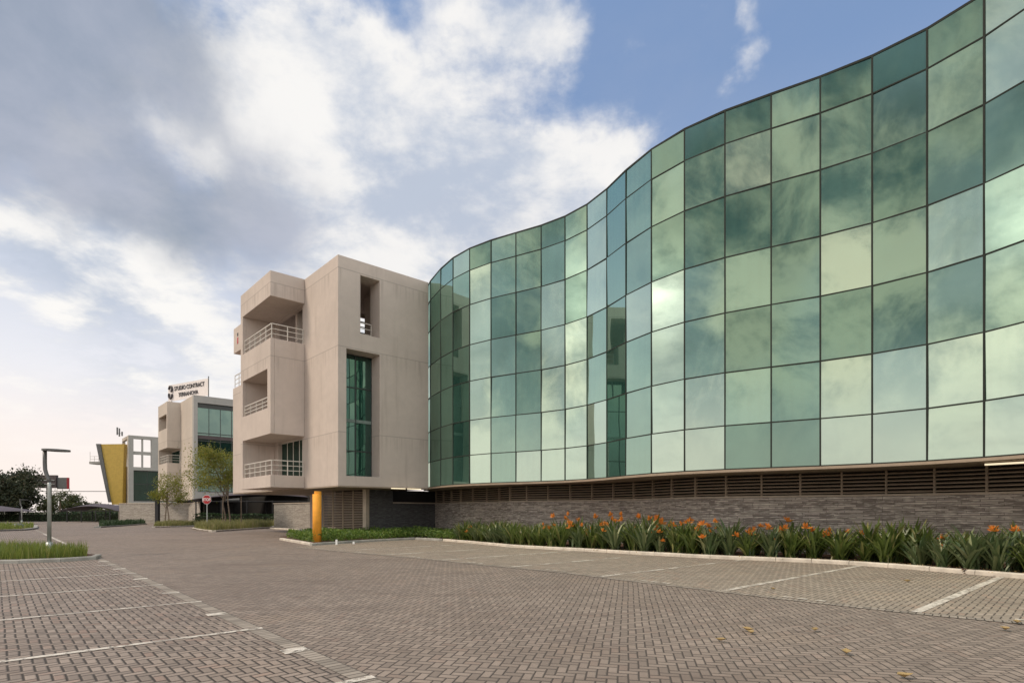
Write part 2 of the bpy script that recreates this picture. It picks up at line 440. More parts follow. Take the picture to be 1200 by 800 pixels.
def path_strip(pts, w0, w1, z, uvs=True):
    mb = MB(); L = offset(pts, w0); Rr = offset(pts, w1); s = 0
    for i in range(len(pts) - 1):
        d = (Vector(pts[i + 1]) - Vector(pts[i])).length
        mb.quad((*L[i], z), (*L[i + 1], z), (*Rr[i + 1], z), (*Rr[i], z), uv=((s, 0), (s + d, 0), (s + d, abs(w1 - w0)), (s, abs(w1 - w0))))
        s += d
    return mb
def offset(pts, d):    # + = left of travel
    out = []
    for i, p in enumerate(pts):
        a = Vector(pts[max(i - 1, 0)]); b = Vector(pts[min(i + 1, len(pts) - 1)])
        t = (b - a).normalized(); n = Vector((-t.y, t.x)); out.append((p[0] + n.x * d, p[1] + n.y * d))
    return out
def resample(pts, step):
    out = [Vector(pts[0])]; acc = 0
    P = [Vector(p) for p in pts]
    # Catmull-Rom
    fine = []
    for i in range(len(P) - 1):
        p0, p1, p2, p3 = P[max(i - 1, 0)], P[i], P[i + 1], P[min(i + 2, len(P) - 1)]
        for k in range(12):
            u = k / 12
            fine.append(.5 * ((2 * p1) + (p2 - p0) * u + (2 * p0 - 5 * p1 + 4 * p2 - p3) * u * u + (3 * p1 - p0 - 3 * p2 + p3) * u ** 3))
    fine.append(P[-1])
    for i in range(len(fine) - 1):
        d = (fine[i + 1] - fine[i]).length; pos = 0
        while acc + d - pos >= step:
            pos += step - acc; acc = 0; out.append(fine[i].lerp(fine[i + 1], pos / d))
        acc += d - pos
    out.append(P[-1]); return [tuple(p) for p in out]

structure('paver_border', path_strip(resample(BR, .5), -.2, 0, .008), M_sold)

# kerbs: stones 1 m long with a thin open joint
def kerb(pts, mat, w=.16, h=.12, step=1.0, gap=.012, name='kerb', closed=False):
    pp = resample(pts, step); mb = MB()
    for i in range(len(pp) - 1):
        a, b = Vector(pp[i]), Vector(pp[i + 1]); t = (b - a)
        if t.length < .1: continue
        t.normalize(); n = Vector((-t.y, t.x)) * w; a = a + t * gap / 2; b = b - t * gap / 2
        dz = random.uniform(-.004, .004)
        ch = Vector((-t.y, t.x)) * .035
        # outline with splayed front (front = right of travel)
        v = []
        for P in (a, b):
            v += [(P.x, P.y, -.02), (P.x, P.y, h - .03 + dz), (P.x + ch.x, P.y + ch.y, h + dz), (P.x + n.x, P.y + n.y, h + dz), (P.x + n.x, P.y + n.y, -.02)]
        k = len(mb.v); mb.v += [Vector(q) for q in v]
        for q in range(5): mb.f.append((k + q, k + (q + 1) % 5, k + 5 + (q + 1) % 5, k + 5 + q))
        mb.f.append((k + 4, k + 3, k + 2, k + 1, k)); mb.f.append((k + 5, k + 6, k + 7, k + 8, k + 9))
    return structure(name, mb, mat)
kerb(KR[2:], M_kerb)
LK = [(-12.9, 30.3), (-9.3, 25.3)]
kerb([(-12.9, 30.3), (-11.1, 27.8), (-9.3, 25.3)], M_kerb)
kerb([(-9.25, 25.25), (-7.4, 28.3), (-5.4, 30.6), (-4.5, 29.9), (-3.7, 29.1)][:3], M_kerbg)
kerb([(-5.4, 30.5), (-3.75, 29.15)], M_kerbg)
# soil of the flower bed
WB = [(14.6, 15), (12.6, 18), (9, 21.5), (3.5, 27), (-3, 34), (-5, 39), (-10, 36), (-14, 33)]
bed = [(p[0] + .1, p[1] + .1) for p in KR[2:]] + [(18, 3.5), (18, 15)] + WB[1:] + [(-12.9, 30.4), (-9.25, 25.4), (-7.4, 28.4), (-5.4, 30.7)]
g = MB(); g.prism(bed, -.01, .075); structure('flower_bed_soil', g, M_soil)

# painted bay lines
def line(a, b, w, z, name='bay_line', mat=None):
    a = Vector((*a[:2], z)); b = Vector((*b[:2], z)); t = (b - a).normalized(); n = Vector((-t.y, t.x, 0)) * w / 2
    mb = MB(); mb.quad(a - n, b - n, b + n, a + n); return structure(name, mb, mat or M_line)
for i in range(-2, 6):
    t = i * 3.02; a = bl(t, .0); b = bl(t, 8.5)
    line(a, b, .10, .012)
    c = bl(t + 1.5, .02); line(c, bl(t + 1.5, .30), .22, .013, 'bay_mark')
for i in range(9, 17):
    t = i * 3.02; line(bl(t, 0), bl(t, 6), .10, .012)
line(bl(27, .15), bl(46, .15), .12, .012)
def inner_at(q):  # find boundary and kerb crossing of a line through q along RDIR
    return q
def cross(path, q, d):
    for i in range(len(path) - 1):
        a = Vector(path[i]); e = Vector(path[i + 1]) - a; D = Vector(d); Q = Vector(q)
        den = D.x * e.y - D.y * e.x
        if abs(den) < 1e-9: continue
        t = ((a.x - Q.x) * e.y - (a.y - Q.y) * e.x) / den; u = ((a.x - Q.x) * D.y - (a.y - Q.y) * D.x) / den
        if 0 <= u <= 1: return Q + D * t
A0 = Vector((6.35, 8.6))
KRr, BRr = resample(KR, .5), resample(BR, .5)
for i in range(-1, 7):
    q = A0 + LDIR.xy * (3.15 * i)
    a = cross(BRr, q, RDIR.xy); b = cross(KRr, q, RDIR.xy)
    if a and b: line(a, b - RDIR.xy * .05, .14, .012, mat=M_line if i <= 0 else M_line2)
    q2 = q + LDIR.xy * 1.57; a = cross(BRr, q2, RDIR.xy)
    if a:
        for k in (-.25, .05, .3): line(a + LDIR.xy * k + RDIR.xy * .12, a + LDIR.xy * (k + .17) + RDIR.xy * .12, .1, .014, 'bay_mark')

# ---------------------------------------------------------------- curved glass building
GC = [(-5.75, 36.0), (-5.45, 34.3), (-4.903, 32.818), (-4.063, 31.154), (-3.223, 29.828), (-2.228, 28.755), (-1.07, 27.875), (0.194, 27.141), (1.411, 26.433), (2.487, 25.618), (3.385, 24.619), (4.07, 23.437), (4.622, 22.149), (5.332, 20.882), (6.245, 19.769), (7.354, 18.856), (8.59, 18.101), (9.813, 17.386), (10.938, 16.589), (11.897, 15.652), (12.61, 14.585), (13.149, 13.299), (13.5, 11.9), (13.78, 10.5), (14.25, 9.2), (15.0, 8.05)]
ZR = [15.41, 14.26, 12.45, 10.34, 8.43, 6.37, 4.54, 3.04]
T = thing('glass_office_building', 'long curved office building clad in green mirror glass panes above a stone base', 'building', (8, 20, 0))
def bp(mb, name, mat, **k):      # part of T in world coordinates
    o = mb.build(name, mat, **k); o.parent = T; o.matrix_parent_inverse = Matrix.Translation((-8, -20, 0)); return o
# pane tone by column (GC index 2 = first column in view) and row, D dark M mid L light; reflected block and glare painted into some
PANE_TONE = {2: 'MDDMDDD', 3: 'MMDDDDD', 4: 'LMMDMDM', 5: 'DLLLLLL', 6: 'MMDMMMM', 7: 'MMDDDML', 8: 'DMLLLLL', 9: 'MMDLLLL', 10: 'LLLMMLM', 11: 'MMMMDDD',
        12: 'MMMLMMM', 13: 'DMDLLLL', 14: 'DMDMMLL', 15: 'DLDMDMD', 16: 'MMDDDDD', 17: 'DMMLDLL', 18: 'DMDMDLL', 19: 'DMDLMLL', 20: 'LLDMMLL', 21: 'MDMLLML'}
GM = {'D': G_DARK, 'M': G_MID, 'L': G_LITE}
panes = []
for i in range(len(GC) - 1):
    a, b = Vector((*GC[i], 0)), Vector((*GC[i + 1], 0)); t = (b - a).normalized(); n = Vector((t.y, -t.x, 0))   # outward (towards the camera)
    ws = (b - a).length
    for r in range(7):
        z1, z0 = ZR[r], ZR[r + 1]
        c = (a + b) / 2 + Vector((0, 0, (z0 + z1) / 2)); hw = ws / 2 - .02; hh = (z1 - z0) / 2 - .015
        ax, az = random.gauss(0, .0065), random.gauss(0, .006)
        ax = max(-.014, min(.014, ax)); az = max(-.014, min(.014, az))
        def Q(u, v, d): return c + t * (u * hw) + Vector((0, 0, v * hh)) + n * (d + u * hw * ax + v * hh * az)
        mb = MB(); mb.hexa([Q(-1, -1, 0), Q(1, -1, 0), Q(1, -1, -.03), Q(-1, -1, -.03), Q(-1, 1, 0), Q(1, 1, 0), Q(1, 1, -.03), Q(-1, 1, -.03)])
        k = PANE_TONE.get(i, 'MDMLMDL')[r]
        dist = (c - Vector((0, 0, 1.6))).length
        panes.append(((ws * (z1 - z0)) / dist ** 2 if (c.x / c.y < .97 and i >= 2) else 0, mb, k))
panes.sort(key=lambda q: -q[0])
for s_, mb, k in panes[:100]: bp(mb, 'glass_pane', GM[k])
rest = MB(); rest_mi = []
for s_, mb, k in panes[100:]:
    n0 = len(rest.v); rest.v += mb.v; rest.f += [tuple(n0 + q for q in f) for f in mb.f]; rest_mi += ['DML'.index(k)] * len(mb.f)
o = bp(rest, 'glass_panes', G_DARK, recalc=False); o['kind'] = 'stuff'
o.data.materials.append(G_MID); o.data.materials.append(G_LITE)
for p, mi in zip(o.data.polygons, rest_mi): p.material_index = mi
# mullions / transoms
for i, p in enumerate(GC):
    a = Vector(GC[max(i - 1, 0)]); b = Vector(GC[min(i + 1, len(GC) - 1)]); t = (b - a).normalized(); n = Vector((t.y, -t.x)); t3, n3 = Vector((*t, 0)), Vector((*n, 0)); P = Vector((*p, 0))
    mb = MB(); w = .023
    q = [P - t3 * w + n3 * .02, P + t3 * w + n3 * .02, P + t3 * w - n3 * .12, P - t3 * w - n3 * .12]
    mb.hexa([x + Vector((0, 0, 3.0)) for x in q] + [x + Vector((0, 0, 15.42)) for x in q]); bp(mb, 'mullion', M_mull)
OUT = [offset(GC, -d) for d in (.016, -.10)]
for r, z in enumerate(ZR):
    mb = MB(); h = .020 if r else .035
    for i in range(len(GC) - 1):
        A, B, C, D = OUT[0][i], OUT[0][i + 1], OUT[1][i + 1], OUT[1][i]
        mb.hexa([(*q, z - h) for q in (A, B, C, D)] + [(*q, z + h) for q in (A, B, C, D)])
    bp(mb, 'transom', M_mull)
# wall line 2.3 m behind the glass (spacing grows towards the inner corner)
W = [(x, y) for x, y in offset(GC[4:], 2.3)]
W = [(-8.3, 34.0), (-5.3, 37.6), (-3.2, 34.2), (-1.3, 32.2)] + [w for w in W[2:]]
W = [W[0], W[1]] + [w for w in W[2:]]
Wr = [W[0], (-7.3, 35.2), (-6.3, 36.4), W[1]] + resample(W[1:], 1.5)[1:]
def wallband(pts, z0, z1, th, front=0.):
    mb = MB(); F = offset(pts, -front); Bk = offset(pts, th); s = 0
    for i in range(len(pts) - 1):
        d = (Vector(F[i + 1]) - Vector(F[i])).length
        A, B, C, D = F[i], F[i + 1], Bk[i + 1], Bk[i]
        mb.quad((*A, z0), (*B, z0), (*B, z1), (*A, z1), uv=((s, z0), (s + d, z0), (s + d, z1), (s, z1)))
        mb.quad((*A, z1), (*B, z1), (*C, z1), (*D, z1), uv=((s, 0), (s + d, 0), (s + d, th), (s, th)))
        mb.quad((*D, z0), (*C, z0), (*C, z1), (*D, z1), uv=((s, z0), (s + d, z0), (s + d, z1), (s, z1)))
        s += d
    return mb
bp(wallband(Wr[3:], -.02, 2.10, .3), 'stone_base', M_stone, recalc=False)
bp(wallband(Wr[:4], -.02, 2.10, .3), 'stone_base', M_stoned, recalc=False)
bp(wallband(Wr, 2.103, 2.17, .3, .03), 'coping', M_cap)
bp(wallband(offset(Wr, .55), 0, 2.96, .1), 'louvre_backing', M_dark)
# soffit + roof
sf = offset(GC, .0)
mb = MB(); inner = offset(GC, 9.0)
bk = [(-3, 40), (18, 34), (26, 20), (26, 6)]
so_poly = [(-5.78, 36.2)] + GC[1:] + [(26, 8.05), (26, 30), (2, 42), (-5.7, 40)]
mb.prism([(x, y) for x, y in so_poly], 2.965, 3.0); bp(mb, 'soffit', M_soff)
mb = MB(); mb.prism(offset(GC, .12)[1:] + [(26, 8.05), (26, 30), (2, 42), (-5.0, 40)], 15.1, 15.3); bp(mb, 'roof', M_soff)
mb = MB()
F0, F1 = offset(GC, -.075), offset(GC, .1)
for i in range(len(GC) - 1):
    A, B, C, D = F0[i], F0[i + 1], F1[i + 1], F1[i]
    mb.hexa([(*q, 2.93) for q in (A, B, C, D)] + [(*q, 3.015) for q in (A, B, C, D)])
bp(mb, 'fascia', M_louv)
mb = MB(); mb.prism([(3, 41), (26, 29), (26.2, 29.4), (3, 41.4)], 0, 15.2); bp(mb, 'back_wall', M_conc)
mb = MB(); mb.prism([(15.2, 8.1), (26, 8.1), (26, 8.4), (15.2, 8.4)], 0, 15.2); bp(mb, 'side_wall', M_conc)
# louvre bays between coping and soffit
acc = 0; bay = MB(); nb = 0
Lp = resample(Wr[3:], 1.28)
o0 = offset(Lp, .02); o1 = offset(Lp, .14)
for i in range(len(Lp) - 1):
    a, b, c, d = (Vector(q) for q in (o0[i], o0[i + 1], o1[i + 1], o1[i]))
    post = MB(); t = (b - a).normalized() * .03
    post.hexa([(*q, 2.17) for q in (a - t, a + t, d + t, d - t)] + [(*q, 2.962) for q in (a - t, a + t, d + t, d - t)]); bp(post, 'louvre_post', M_louv)
    sl = MB()
    tan = False
    if tan:
        sl.hexa([(*q, 2.175) for q in (a, b, c, d)] + [(*q, 2.955) for q in (a, b, c, d)]); bp(sl, 'louvre_panel', M_louvp); continue
    for k in range(6):
        z = 2.24 + k * .123
        sl.hexa([(*a, z - .028), (*b, z - .028), (*c, z + .012), (*d, z + .012), (*a, z + .005), (*b, z + .005), (*c, z + .045), (*d, z + .045)])
    bp(sl, 'louvre_slats', M_louv)
# soffit lamps
for (x, y, L, dx, dy) in ((13.25, 15.3, 1.3, .55, -.83), (-6.9, 31.2, .9, .766, .644), (-6.1, 31.85, .9, .766, .644)):
    mb = MB(); mb.bar((x, y, 2.90), (x + dx * L, y + dy * L, 2.90), .06, .05); bp(mb, 'soffit_lamp', M_lit)

# ---------------------------------------------------------------- concrete building beside it
def railing(fr, pts, z0, h, parent, nrail=3, posts=6, rr=.028, pw=.045):
    mb = MB()
    P = [fr.p(a, b, 0) for a, b in pts]
    for i in range(len(P) - 1):
        a, b = P[i], P[i + 1]; n = max(1, round((b - a).length / 1.0))
        for k in range(nrail):
            z = z0 + h * (1 - k / nrail)
            mb.bar(a + Vector((0, 0, z)), b + Vector((0, 0, z)), rr * (2.0 if k == 0 else 1.3), rr * (1.7 if k == 0 else 1.3))
        for k in range(n + 1):
            q = a.lerp(b, k / n) if i == 0 or k else None
            if q is not None: mb.bar(q + Vector((0, 0, z0)), q + Vector((0, 0, z0 + h)), pw, pw)
    return mb.build('railing', M_rail, parent)

F1_ = Frame(-9.40, 29.5)
Tc = thing('concrete_office_building', 'beige concrete office block with stacked balconies and a tall slot window', 'building')
ZB, ZT = 2.974, 15.46
mb = MB()
F1_.wall(mb, 'b', 0, 1.1, 0, 5.66, ZB, ZT, [(1.29, 2.45, 11.43, 14.68), (.48, 2.45, 3.53, 10.47)])
mb.build('wall', M_conc, Tc, bevel=.02)
mb = MB()
F1_.wall(mb, 'a', 0.004, .30, 1.1, 9.9, ZB, ZT - .004, [(4.7, 9.1, 11.43, 13.98), (4.75, 8.6, 3.3, 6.05)])
mb.build('wall', M_conc, Tc, bevel=.02)
mb = MB()
F1_.box(mb, 0.0, 5.66, 9.9, 17.9, ZB, 11.1)                      # lower rear wing
F1_.box(mb, .31, 5.30, 1.11, 9.89, ZB + .004, 3.3)               # floor slab
F1_.box(mb, .31, 5.30, 1.11, 9.89, 11.1, 11.43)
F1_.box(mb, .31, 5.30, 1.11, 6.29, 14.95, 15.2)                  # tower roof
F1_.box(mb, .31, 3.2, 6.31, 9.89, 14.95, 15.2)
F1_.wall(mb, 'b', 6.3, 6.55, .31, 5.30, 11.43, 15.1, [(4.05, 5.02, 12.9, 14.75)])
F1_.wall(mb, 'a', 5.31, 5.658, 1.1, 9.9, ZB + .003, 15.4, [(6.5, 9.95, 11.43, 15.5)])
F1_.wall(mb, 'b', 9.6, 9.88, .31, 3.2, 11.43, 14.9, [])
F1_.box(mb, 3.2, 3.4, 1.11, 3.2, 11.43, 14.9)
mb.build('rear_volume', M_conc, Tc, bevel=.02)
# projecting balcony bay
BA, B_0, B_1 = -1.95, 4.37, 9.6
mb = MB()
F1_.box(mb, BA, 0, B_0, B_1, 13.99, ZT - .01)                    # top fascia
F1_.wall(mb, 'a', BA, BA + .22, B_0, B_1, ZB - .002, 13.988, [(B_0 - .01, B_1 - .38, 11.58, 13.99), (B_0 + .50, B_1 - .38, 7.60, 9.87), (B_0 - .01, B_1 - .38, 3.69, 6.06)])
F1_.wall(mb, 'b', B_0 + .002, B_0 + .22, BA + .222, 0, ZB - .002, 13.988, [(BA, 1, 11.58, 14.0), (BA, 1, 3.69, 6.06)])
F1_.wall(mb, 'b', B_1 - .38, B_1 - .002, BA + .222, 0, ZB - .002, 13.988, [])
for z0, z1 in ((9.872, 10.1), (6.063, 6.3), (2.98, 3.2)): F1_.box(mb, BA + .225, 0, B_0 + .225, B_1 - .385, z0, z1)
mb.build('balcony_bay', M_conc, Tc, bevel=.02)
railing(F1_, [(BA + .11, B_1 - .5), (BA + .11, B_0 + .12), (-.05, B_0 + .12)], 11.58, .86, Tc)
railing(F1_, [(BA + .11, B_1 - .5), (BA + .11, B_0 + .55)], 7.60, .66, Tc)
railing(F1_, [(BA + .11, B_1 - .5), (BA + .11, B_0 + .12), (-.05, B_0 + .12)], 3.69, .86, Tc)
railing(F1_, [(.12, 17.8), (.12, 10.1)], 11.1, 1.0, Tc)
railing(F1_, [(1.35, .9), (2.4, .9)], 11.43, .95, Tc, 3)
mb = MB()                                                        # sliding balcony doors
for k in range(4):
    F1_.box(mb, .24, .29, 4.75 + k * .96, 4.83 + k * .96, 3.3, 6.05)
F1_.box(mb, .24, .29, 4.75, 8.6, 5.97, 6.048); F1_.box(mb, .24, .29, 4.75, 8.6, 3.3, 3.38)
o = mb.build('balcony_door', M_rail, Tc)
mb = MB(); F1_.box(mb, .255, .275, 4.76, 8.59, 3.31, 6.04); mb.build('pane', G_WIN, o)
def see_window(fr, a0, a1, b, z0, z1, parent, nv, zs, glass=G_WIN):
    mb = MB()
    for k in range(nv + 1):
        x = a0 + (a1 - a0) * k / nv; fr.box(mb, max(a0, x - .03), min(a1, x + .03), b - .05, b + .02, z0, z1)
    for z, h in zs: fr.box(mb, a0, a1, b - .045, b + .02, z - h, z + h)
    o = mb.build('window', M_frame, parent)
    g = MB(); fr.box(g, a0 + .004, a1 - .004, b, b + .015, z0 + .004, z1 - .004); g.build('pane', glass, o); return o
see_window(F1_, .485, 2.445, .95, 3.535, 10.465, Tc, 2, [(3.57, .035), (10.43, .035), (5.0, .03), (8.6, .03)])
mb = MB(); F1_.box(mb, .49, 2.44, .91, .94, 6.62, 6.80); mb.build('spandrel', M_spand, Tc)
mb = MB()                                                        # bars in the see-through window
for z in (13.28, 13.7, 14.1, 14.45): F1_.box(mb, 4.05, 5.02, 6.38, 6.42, z - .03, z + .03)
mb.build('window_bar', M_frame, Tc)
mb = MB(); F1_.box(mb, BA + .1, BA + 1.5, B_1 + .004, B_1 + 1.75, 12.1, 13.75); o = mb.build('sign_box', M_conc, Tc, bevel=.01)
mb = MB()
F1_.box(mb, BA + .085, BA + .098, B_1 + .8, B_1 + 1.0, 12.6, 13.0); mb.build('sign_mark', M_red, o)
mb = MB(); F1_.box(mb, BA + .085, BA + .098, B_1 + .8, B_1 + 1.0, 13.1, 13.3); mb.build('sign_mark', M_black, o)
# undercroft under the concrete building
mb = MB(); F1_.box(mb, -.0, 5.66, -.0, 17.9, ZB - .06, ZB - .004); mb.build('soffit', M_soff, Tc)
mb = MB(); F1_.box(mb, 5.0, 5.6, 15.0, 15.6, 0, ZB - .064); mb.build('column', M_conc, Tc, bevel=.01)
# brown garage grille
ga, gb = Vector((-9.1, 33.7, 0)), Vector((-12.6, 36.6, 0)); gd = (gb - ga).normalized(); gn = Vector((-gd.y, gd.x, 0))
Tg = thing('garage_grille', 'brown slatted metal grille behind the orange column under the concrete block', 'grille', (ga + gb) / 2)
def tp(mb, name, mat, T_, **k):
    o = mb.build(name, mat, **k); o.parent = T_; o.matrix_parent_inverse = Matrix.Translation(-T_.location); return o
mb = MB()
for k in range(26): z = .15 + k * .105; mb.bar(ga + Vector((0, 0, z)), gb + Vector((0, 0, z)), .05, .05)
tp(mb, 'slats', M_louv, Tg)
for k in range(5):
    mb = MB(); q = ga.lerp(gb, k / 4) + gn * .04; mb.bar(q, q + Vector((0, 0, 2.9)), .05, .07); tp(mb, 'post', M_louvp, Tg)
mb = MB(); mb.bar(ga - gn * -.6, ga - gn * -.6 + gd * .01 + Vector((0, 0, .01)), .02)
mb = MB(); A, B_ = ga + gn * -.9, gb + gn * -.9
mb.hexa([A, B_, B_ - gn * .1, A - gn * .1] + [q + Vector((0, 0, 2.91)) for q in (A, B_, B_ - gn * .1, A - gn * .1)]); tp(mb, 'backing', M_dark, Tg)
# pier and stone panel next to the grille
mb = MB(); mb.prism([(-9.05, 33.1), (-8.82, 33.0), (-8.7, 33.3), (-8.95, 33.4)], 0, 2.91); tag(mb.build('concrete_pier', M_cap), 'narrow pale concrete pier between the brown grille and the dark stone wall', 'pier')
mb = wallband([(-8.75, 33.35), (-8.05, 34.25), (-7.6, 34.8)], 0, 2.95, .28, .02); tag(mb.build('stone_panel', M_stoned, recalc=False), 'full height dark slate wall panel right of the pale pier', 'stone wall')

# far stone wall seen under the block
Wl = gp(321, 618), gp(368, 620)
mb = wallband([(Wl[0][0], Wl[0][1]), (-17.2, 47.4)], 0, 2.28, .4); o = mb.build('stone_wall', M_stonef, recalc=False); tag(o, 'short grey stone wall under the concrete block, left of the orange column', 'stone wall')
mb = wallband([(Wl[0][0] - .05, Wl[0][1]), (-17.15, 47.35)], 2.283, 2.36, .4, .04)
c_ = mb.build('coping', M_cap, o)
mb = MB(); mb.prism([(-17.15, 47.3), (-16.0, 46.4), (-15.8, 46.8), (-16.9, 47.8)], 0, 2.97); mb.build('end_pier', M_stoned, o)
mb = wallband([(-39, 71.5), (-24, 62), (-9, 46)], 0, 4.2, .2); tag(mb.build('rear_garage_wall', M_dark, recalc=False), 'near-black garage wall standing in for the shade under the concrete block', 'wall')  # undercroft shade painted as near-black colour; the sheet also hides the sky
kerb([gp(316, 619.3), gp(345, 621), gp(360, 622.3)], M_kerb, w=.3)

# ---------------------------------------------------------------- second building
F2 = Frame(-38.0, 65.2)
T2 = thing('sign_topped_office_building', 'beige office building with green curtain wall and a sign on its roof', 'building')
b0, b1, pa = 6.4, 11.6, -1.45
mb = MB()
F2.wall(mb, 'b', 0, .6, 0, 8.2, ZB, ZT, [(.42, 8.0, 3.9, 14.6)])
mb.build('wall', M_strip, T2)
mb = MB()
F2.wall(mb, 'a', 0.005, .4, .6, 14, ZB + .003, ZT - .005, [(6.8, 11.2, 7.0, 9.4)])
F2.box(mb, .41, 8.1, .7, 14, ZT - .6, ZT - .3); F2.box(mb, .41, 8.1, .61, 14, ZB + .01, ZB + .3)
F2.wall(mb, 'b', 13.6, 14, .41, 8.2, ZB + .3, ZT - .01, [])
F2.wall(mb, 'a', 7.8, 8.19, .61, 13.6, ZB + .3, ZT - .012, [])
mb.build('wall', M_conc2, T2)
mb = MB()
F2.wall(mb, 'a', pa, pa + .25, b0, b1, ZB, ZT - .02, [(b0 + .4, b1 - .4, 12.1, 13.9), (b0 - .1, b1 - .4, 7.7, 9.6)])
F2.wall(mb, 'b', b0 + .002, b0 + .25, pa + .252, 0, ZB, ZT - .02, [(pa, 1, 7.7, 9.6)])
F2.wall(mb, 'b', b1 - .4, b1 - .002, pa + .252, 0, ZB, ZT - .02, [])
for z in (ZT - .4, 11.2, 9.62, 6.9, ZB + .01): F2.box(mb, pa + .255, 0, b0 + .255, b1 - .41, z, z + .2)
mb.build('balcony_bay', M_conc2, T2)
railing(F2, [(pa + .12, b1 - .5), (pa + .12, b0 + .12), (-.05, b0 + .12)], 7.7, 1.0, T2)
see_window(F2, .43, 7.99, .3, 3.91, 14.59, T2, 6, [(14.3, .25), (11.0, .05), (10.1, .05), (7.0, .05), (6.2, .05), (3.95, .04)])
mb = MB(); F2.box(mb, .5, 7.9, .22, .245, 10.3, 10.75); mb.build('spandrel', M_board, T2)
mb = MB(); F2.box(mb, .05, .20, 6.9, 11.1, 7.02, 9.38); mb.build('balcony_door', G_WIN, T2)
# third building
F3 = Frame(-70.0, 99.7)
T3 = thing('yellow_wing_office_building', 'farthest office building with a leaning mustard yellow wing wall and open roof frame', 'building')
mb = MB()
F3.wall(mb, 'b', 0, .8, 0, 9.5, ZB, ZT, [(.75, 3.5, 9.7, 14.9), (.75, 9.3, 3.4, 9.1)])
mb.build('wall', M_strip, T3)
mb = MB()
F3.wall(mb, 'a', 0.006, .5, .8, 7, ZB + .003, ZT - .005, [(1.5, 6.8, 9.8, 14.9)])
F3.box(mb, .51, 9.4, .81, 7, 9.12, 9.5); F3.box(mb, .51, 9.4, .81, 7, ZB, ZB + .4)
F3.wall(mb, 'a', 9.1, 9.49, .81, 7, ZB, ZT - .01, [])
mb.build('wall', M_conc2, T3)
mb = MB(); F3.box(mb, 2.02, 2.28, .2, .6, 9.7, 14.9); F3.box(mb, .75, 3.5, .22, .58, 12.0, 12.6); mb.build('roof_frame', M_strip, T3)
see_window(F3, .76, 9.29, .4, 3.41, 9.09, T3, 4, [(9.0, .08), (6.6, .06), (3.5, .08)])
mb = MB(); F3.box(mb, .8, 9.2, 6.6, 6.9, ZB + .41, 9.11); mb.build('rear_wall', M_dark, T3)
YW = lambda x, z, y: Vector((x, y, z))
mb = MB()
prof = [(-75.4, 13.85), (-71.2, 13.9), (-71.5, 2.8), (-73.4, 2.8)]
mb.hexa([YW(prof[3][0], 2.8, 100.2), YW(prof[2][0], 2.8, 100.2), YW(prof[2][0], 2.8, 101.1), YW(prof[3][0], 2.8, 101.1), YW(prof[0][0], 13.85, 100.2), YW(prof[1][0], 13.9, 100.2), YW(prof[1][0], 13.9, 101.1), YW(prof[0][0], 13.85, 101.1)])
mb.build('leaning_wing_wall', M_must, T3)
mb = MB(); mb.hexa([YW(-73.95, 3.2, 100.0), YW(-73.45, 3.2, 100.0), YW(-73.45, 3.2, 103.8), YW(-73.95, 3.2, 103.8), YW(-76.2, 13.9, 100.0), YW(-75.45, 13.9, 100.0), YW(-75.45, 13.9, 103.8), YW(-76.2, 13.9, 103.8)])
mb.build('wing_edge_panel', M_lampd, T3)
mb = MB(); mb.box(-78.2, -75.6, 101, 103, 10.3, 10.75); o = mb.build('balcony', M_strip, T3)
mb = MB()
for z in (11.2, 11.7): mb.bar((-78.1, 101.1, z), (-75.9, 101.1, z), .06)
for x in (-78.1, -77.3, -76.5): mb.bar((x, 101.1, 10.75), (x, 101.1, 12.6 if x < -78 else 11.7), .06)
mb.build('railing', M_rail, o)
Ta = thing('rooftop_antenna', 'small cluster of dark panel antennas on the farthest building roof', 'antenna', (-72.6, 101.2, 15.4))
for (x, z0, z1) in ((-.55, .3, 1.7), (-.15, .0, 1.5), (.35, .1, .9)):
    mb = MB(); mb.box(x - .09, x + .09, -.1, .1, z0, z1); mb.build('panel', M_lampd, Ta, bevel=.02)
mb = MB(); mb.tube([(-.3, .1, -.9 if False else 0), (-.3, .1, 1.6)], .05, 8); mb.build('mast', M_galv, Ta); mb = MB(); mb.bar((-.6, .1, .6), (.45, .1, .6), .06); mb.build('crossbar', M_galv, Ta)

# roof sign on building two: runs along LDIR on the left face
Ts = thing('rooftop_sign', 'pale rooftop sign with two lines of dark letters and a round swirl logo', 'sign')
sb = F2.p(.3, 0, 0)
SA, SB = Vector((-38.4, 69.0, 0)), Vector((-46.0, 73.0, 0)); SD = (SB - SA).normalized(); SN = Vector((SD.y, -SD.x, 0))
if SN.y > 0: SN = -SN
def sp(u, z, d=0.): return SA + SD * u + SN * d + Vector((0, 0, z))
mb = MB(); mb.hexa([sp(8.5, 16.2), sp(0, 16.2), sp(0, 16.2, -.06), sp(8.5, 16.2, -.06), sp(8.5, 18.35), sp(0, 18.35), sp(0, 18.35, -.06), sp(8.5, 18.35, -.06)]); mb.build('sign_board', M_pink, Ts)
mb = MB(); mb.bar(sp(-.1, 15.1), sp(-.1, 18.6), .10); mb.build('post', M_lampd, Ts)
for u in (1.4, 4.4, 7.9):
    mb = MB(); mb.bar(sp(u, 15.1, -.1), sp(u, 16.19, -.1), .12); mb.build('post', M_lampd, Ts)
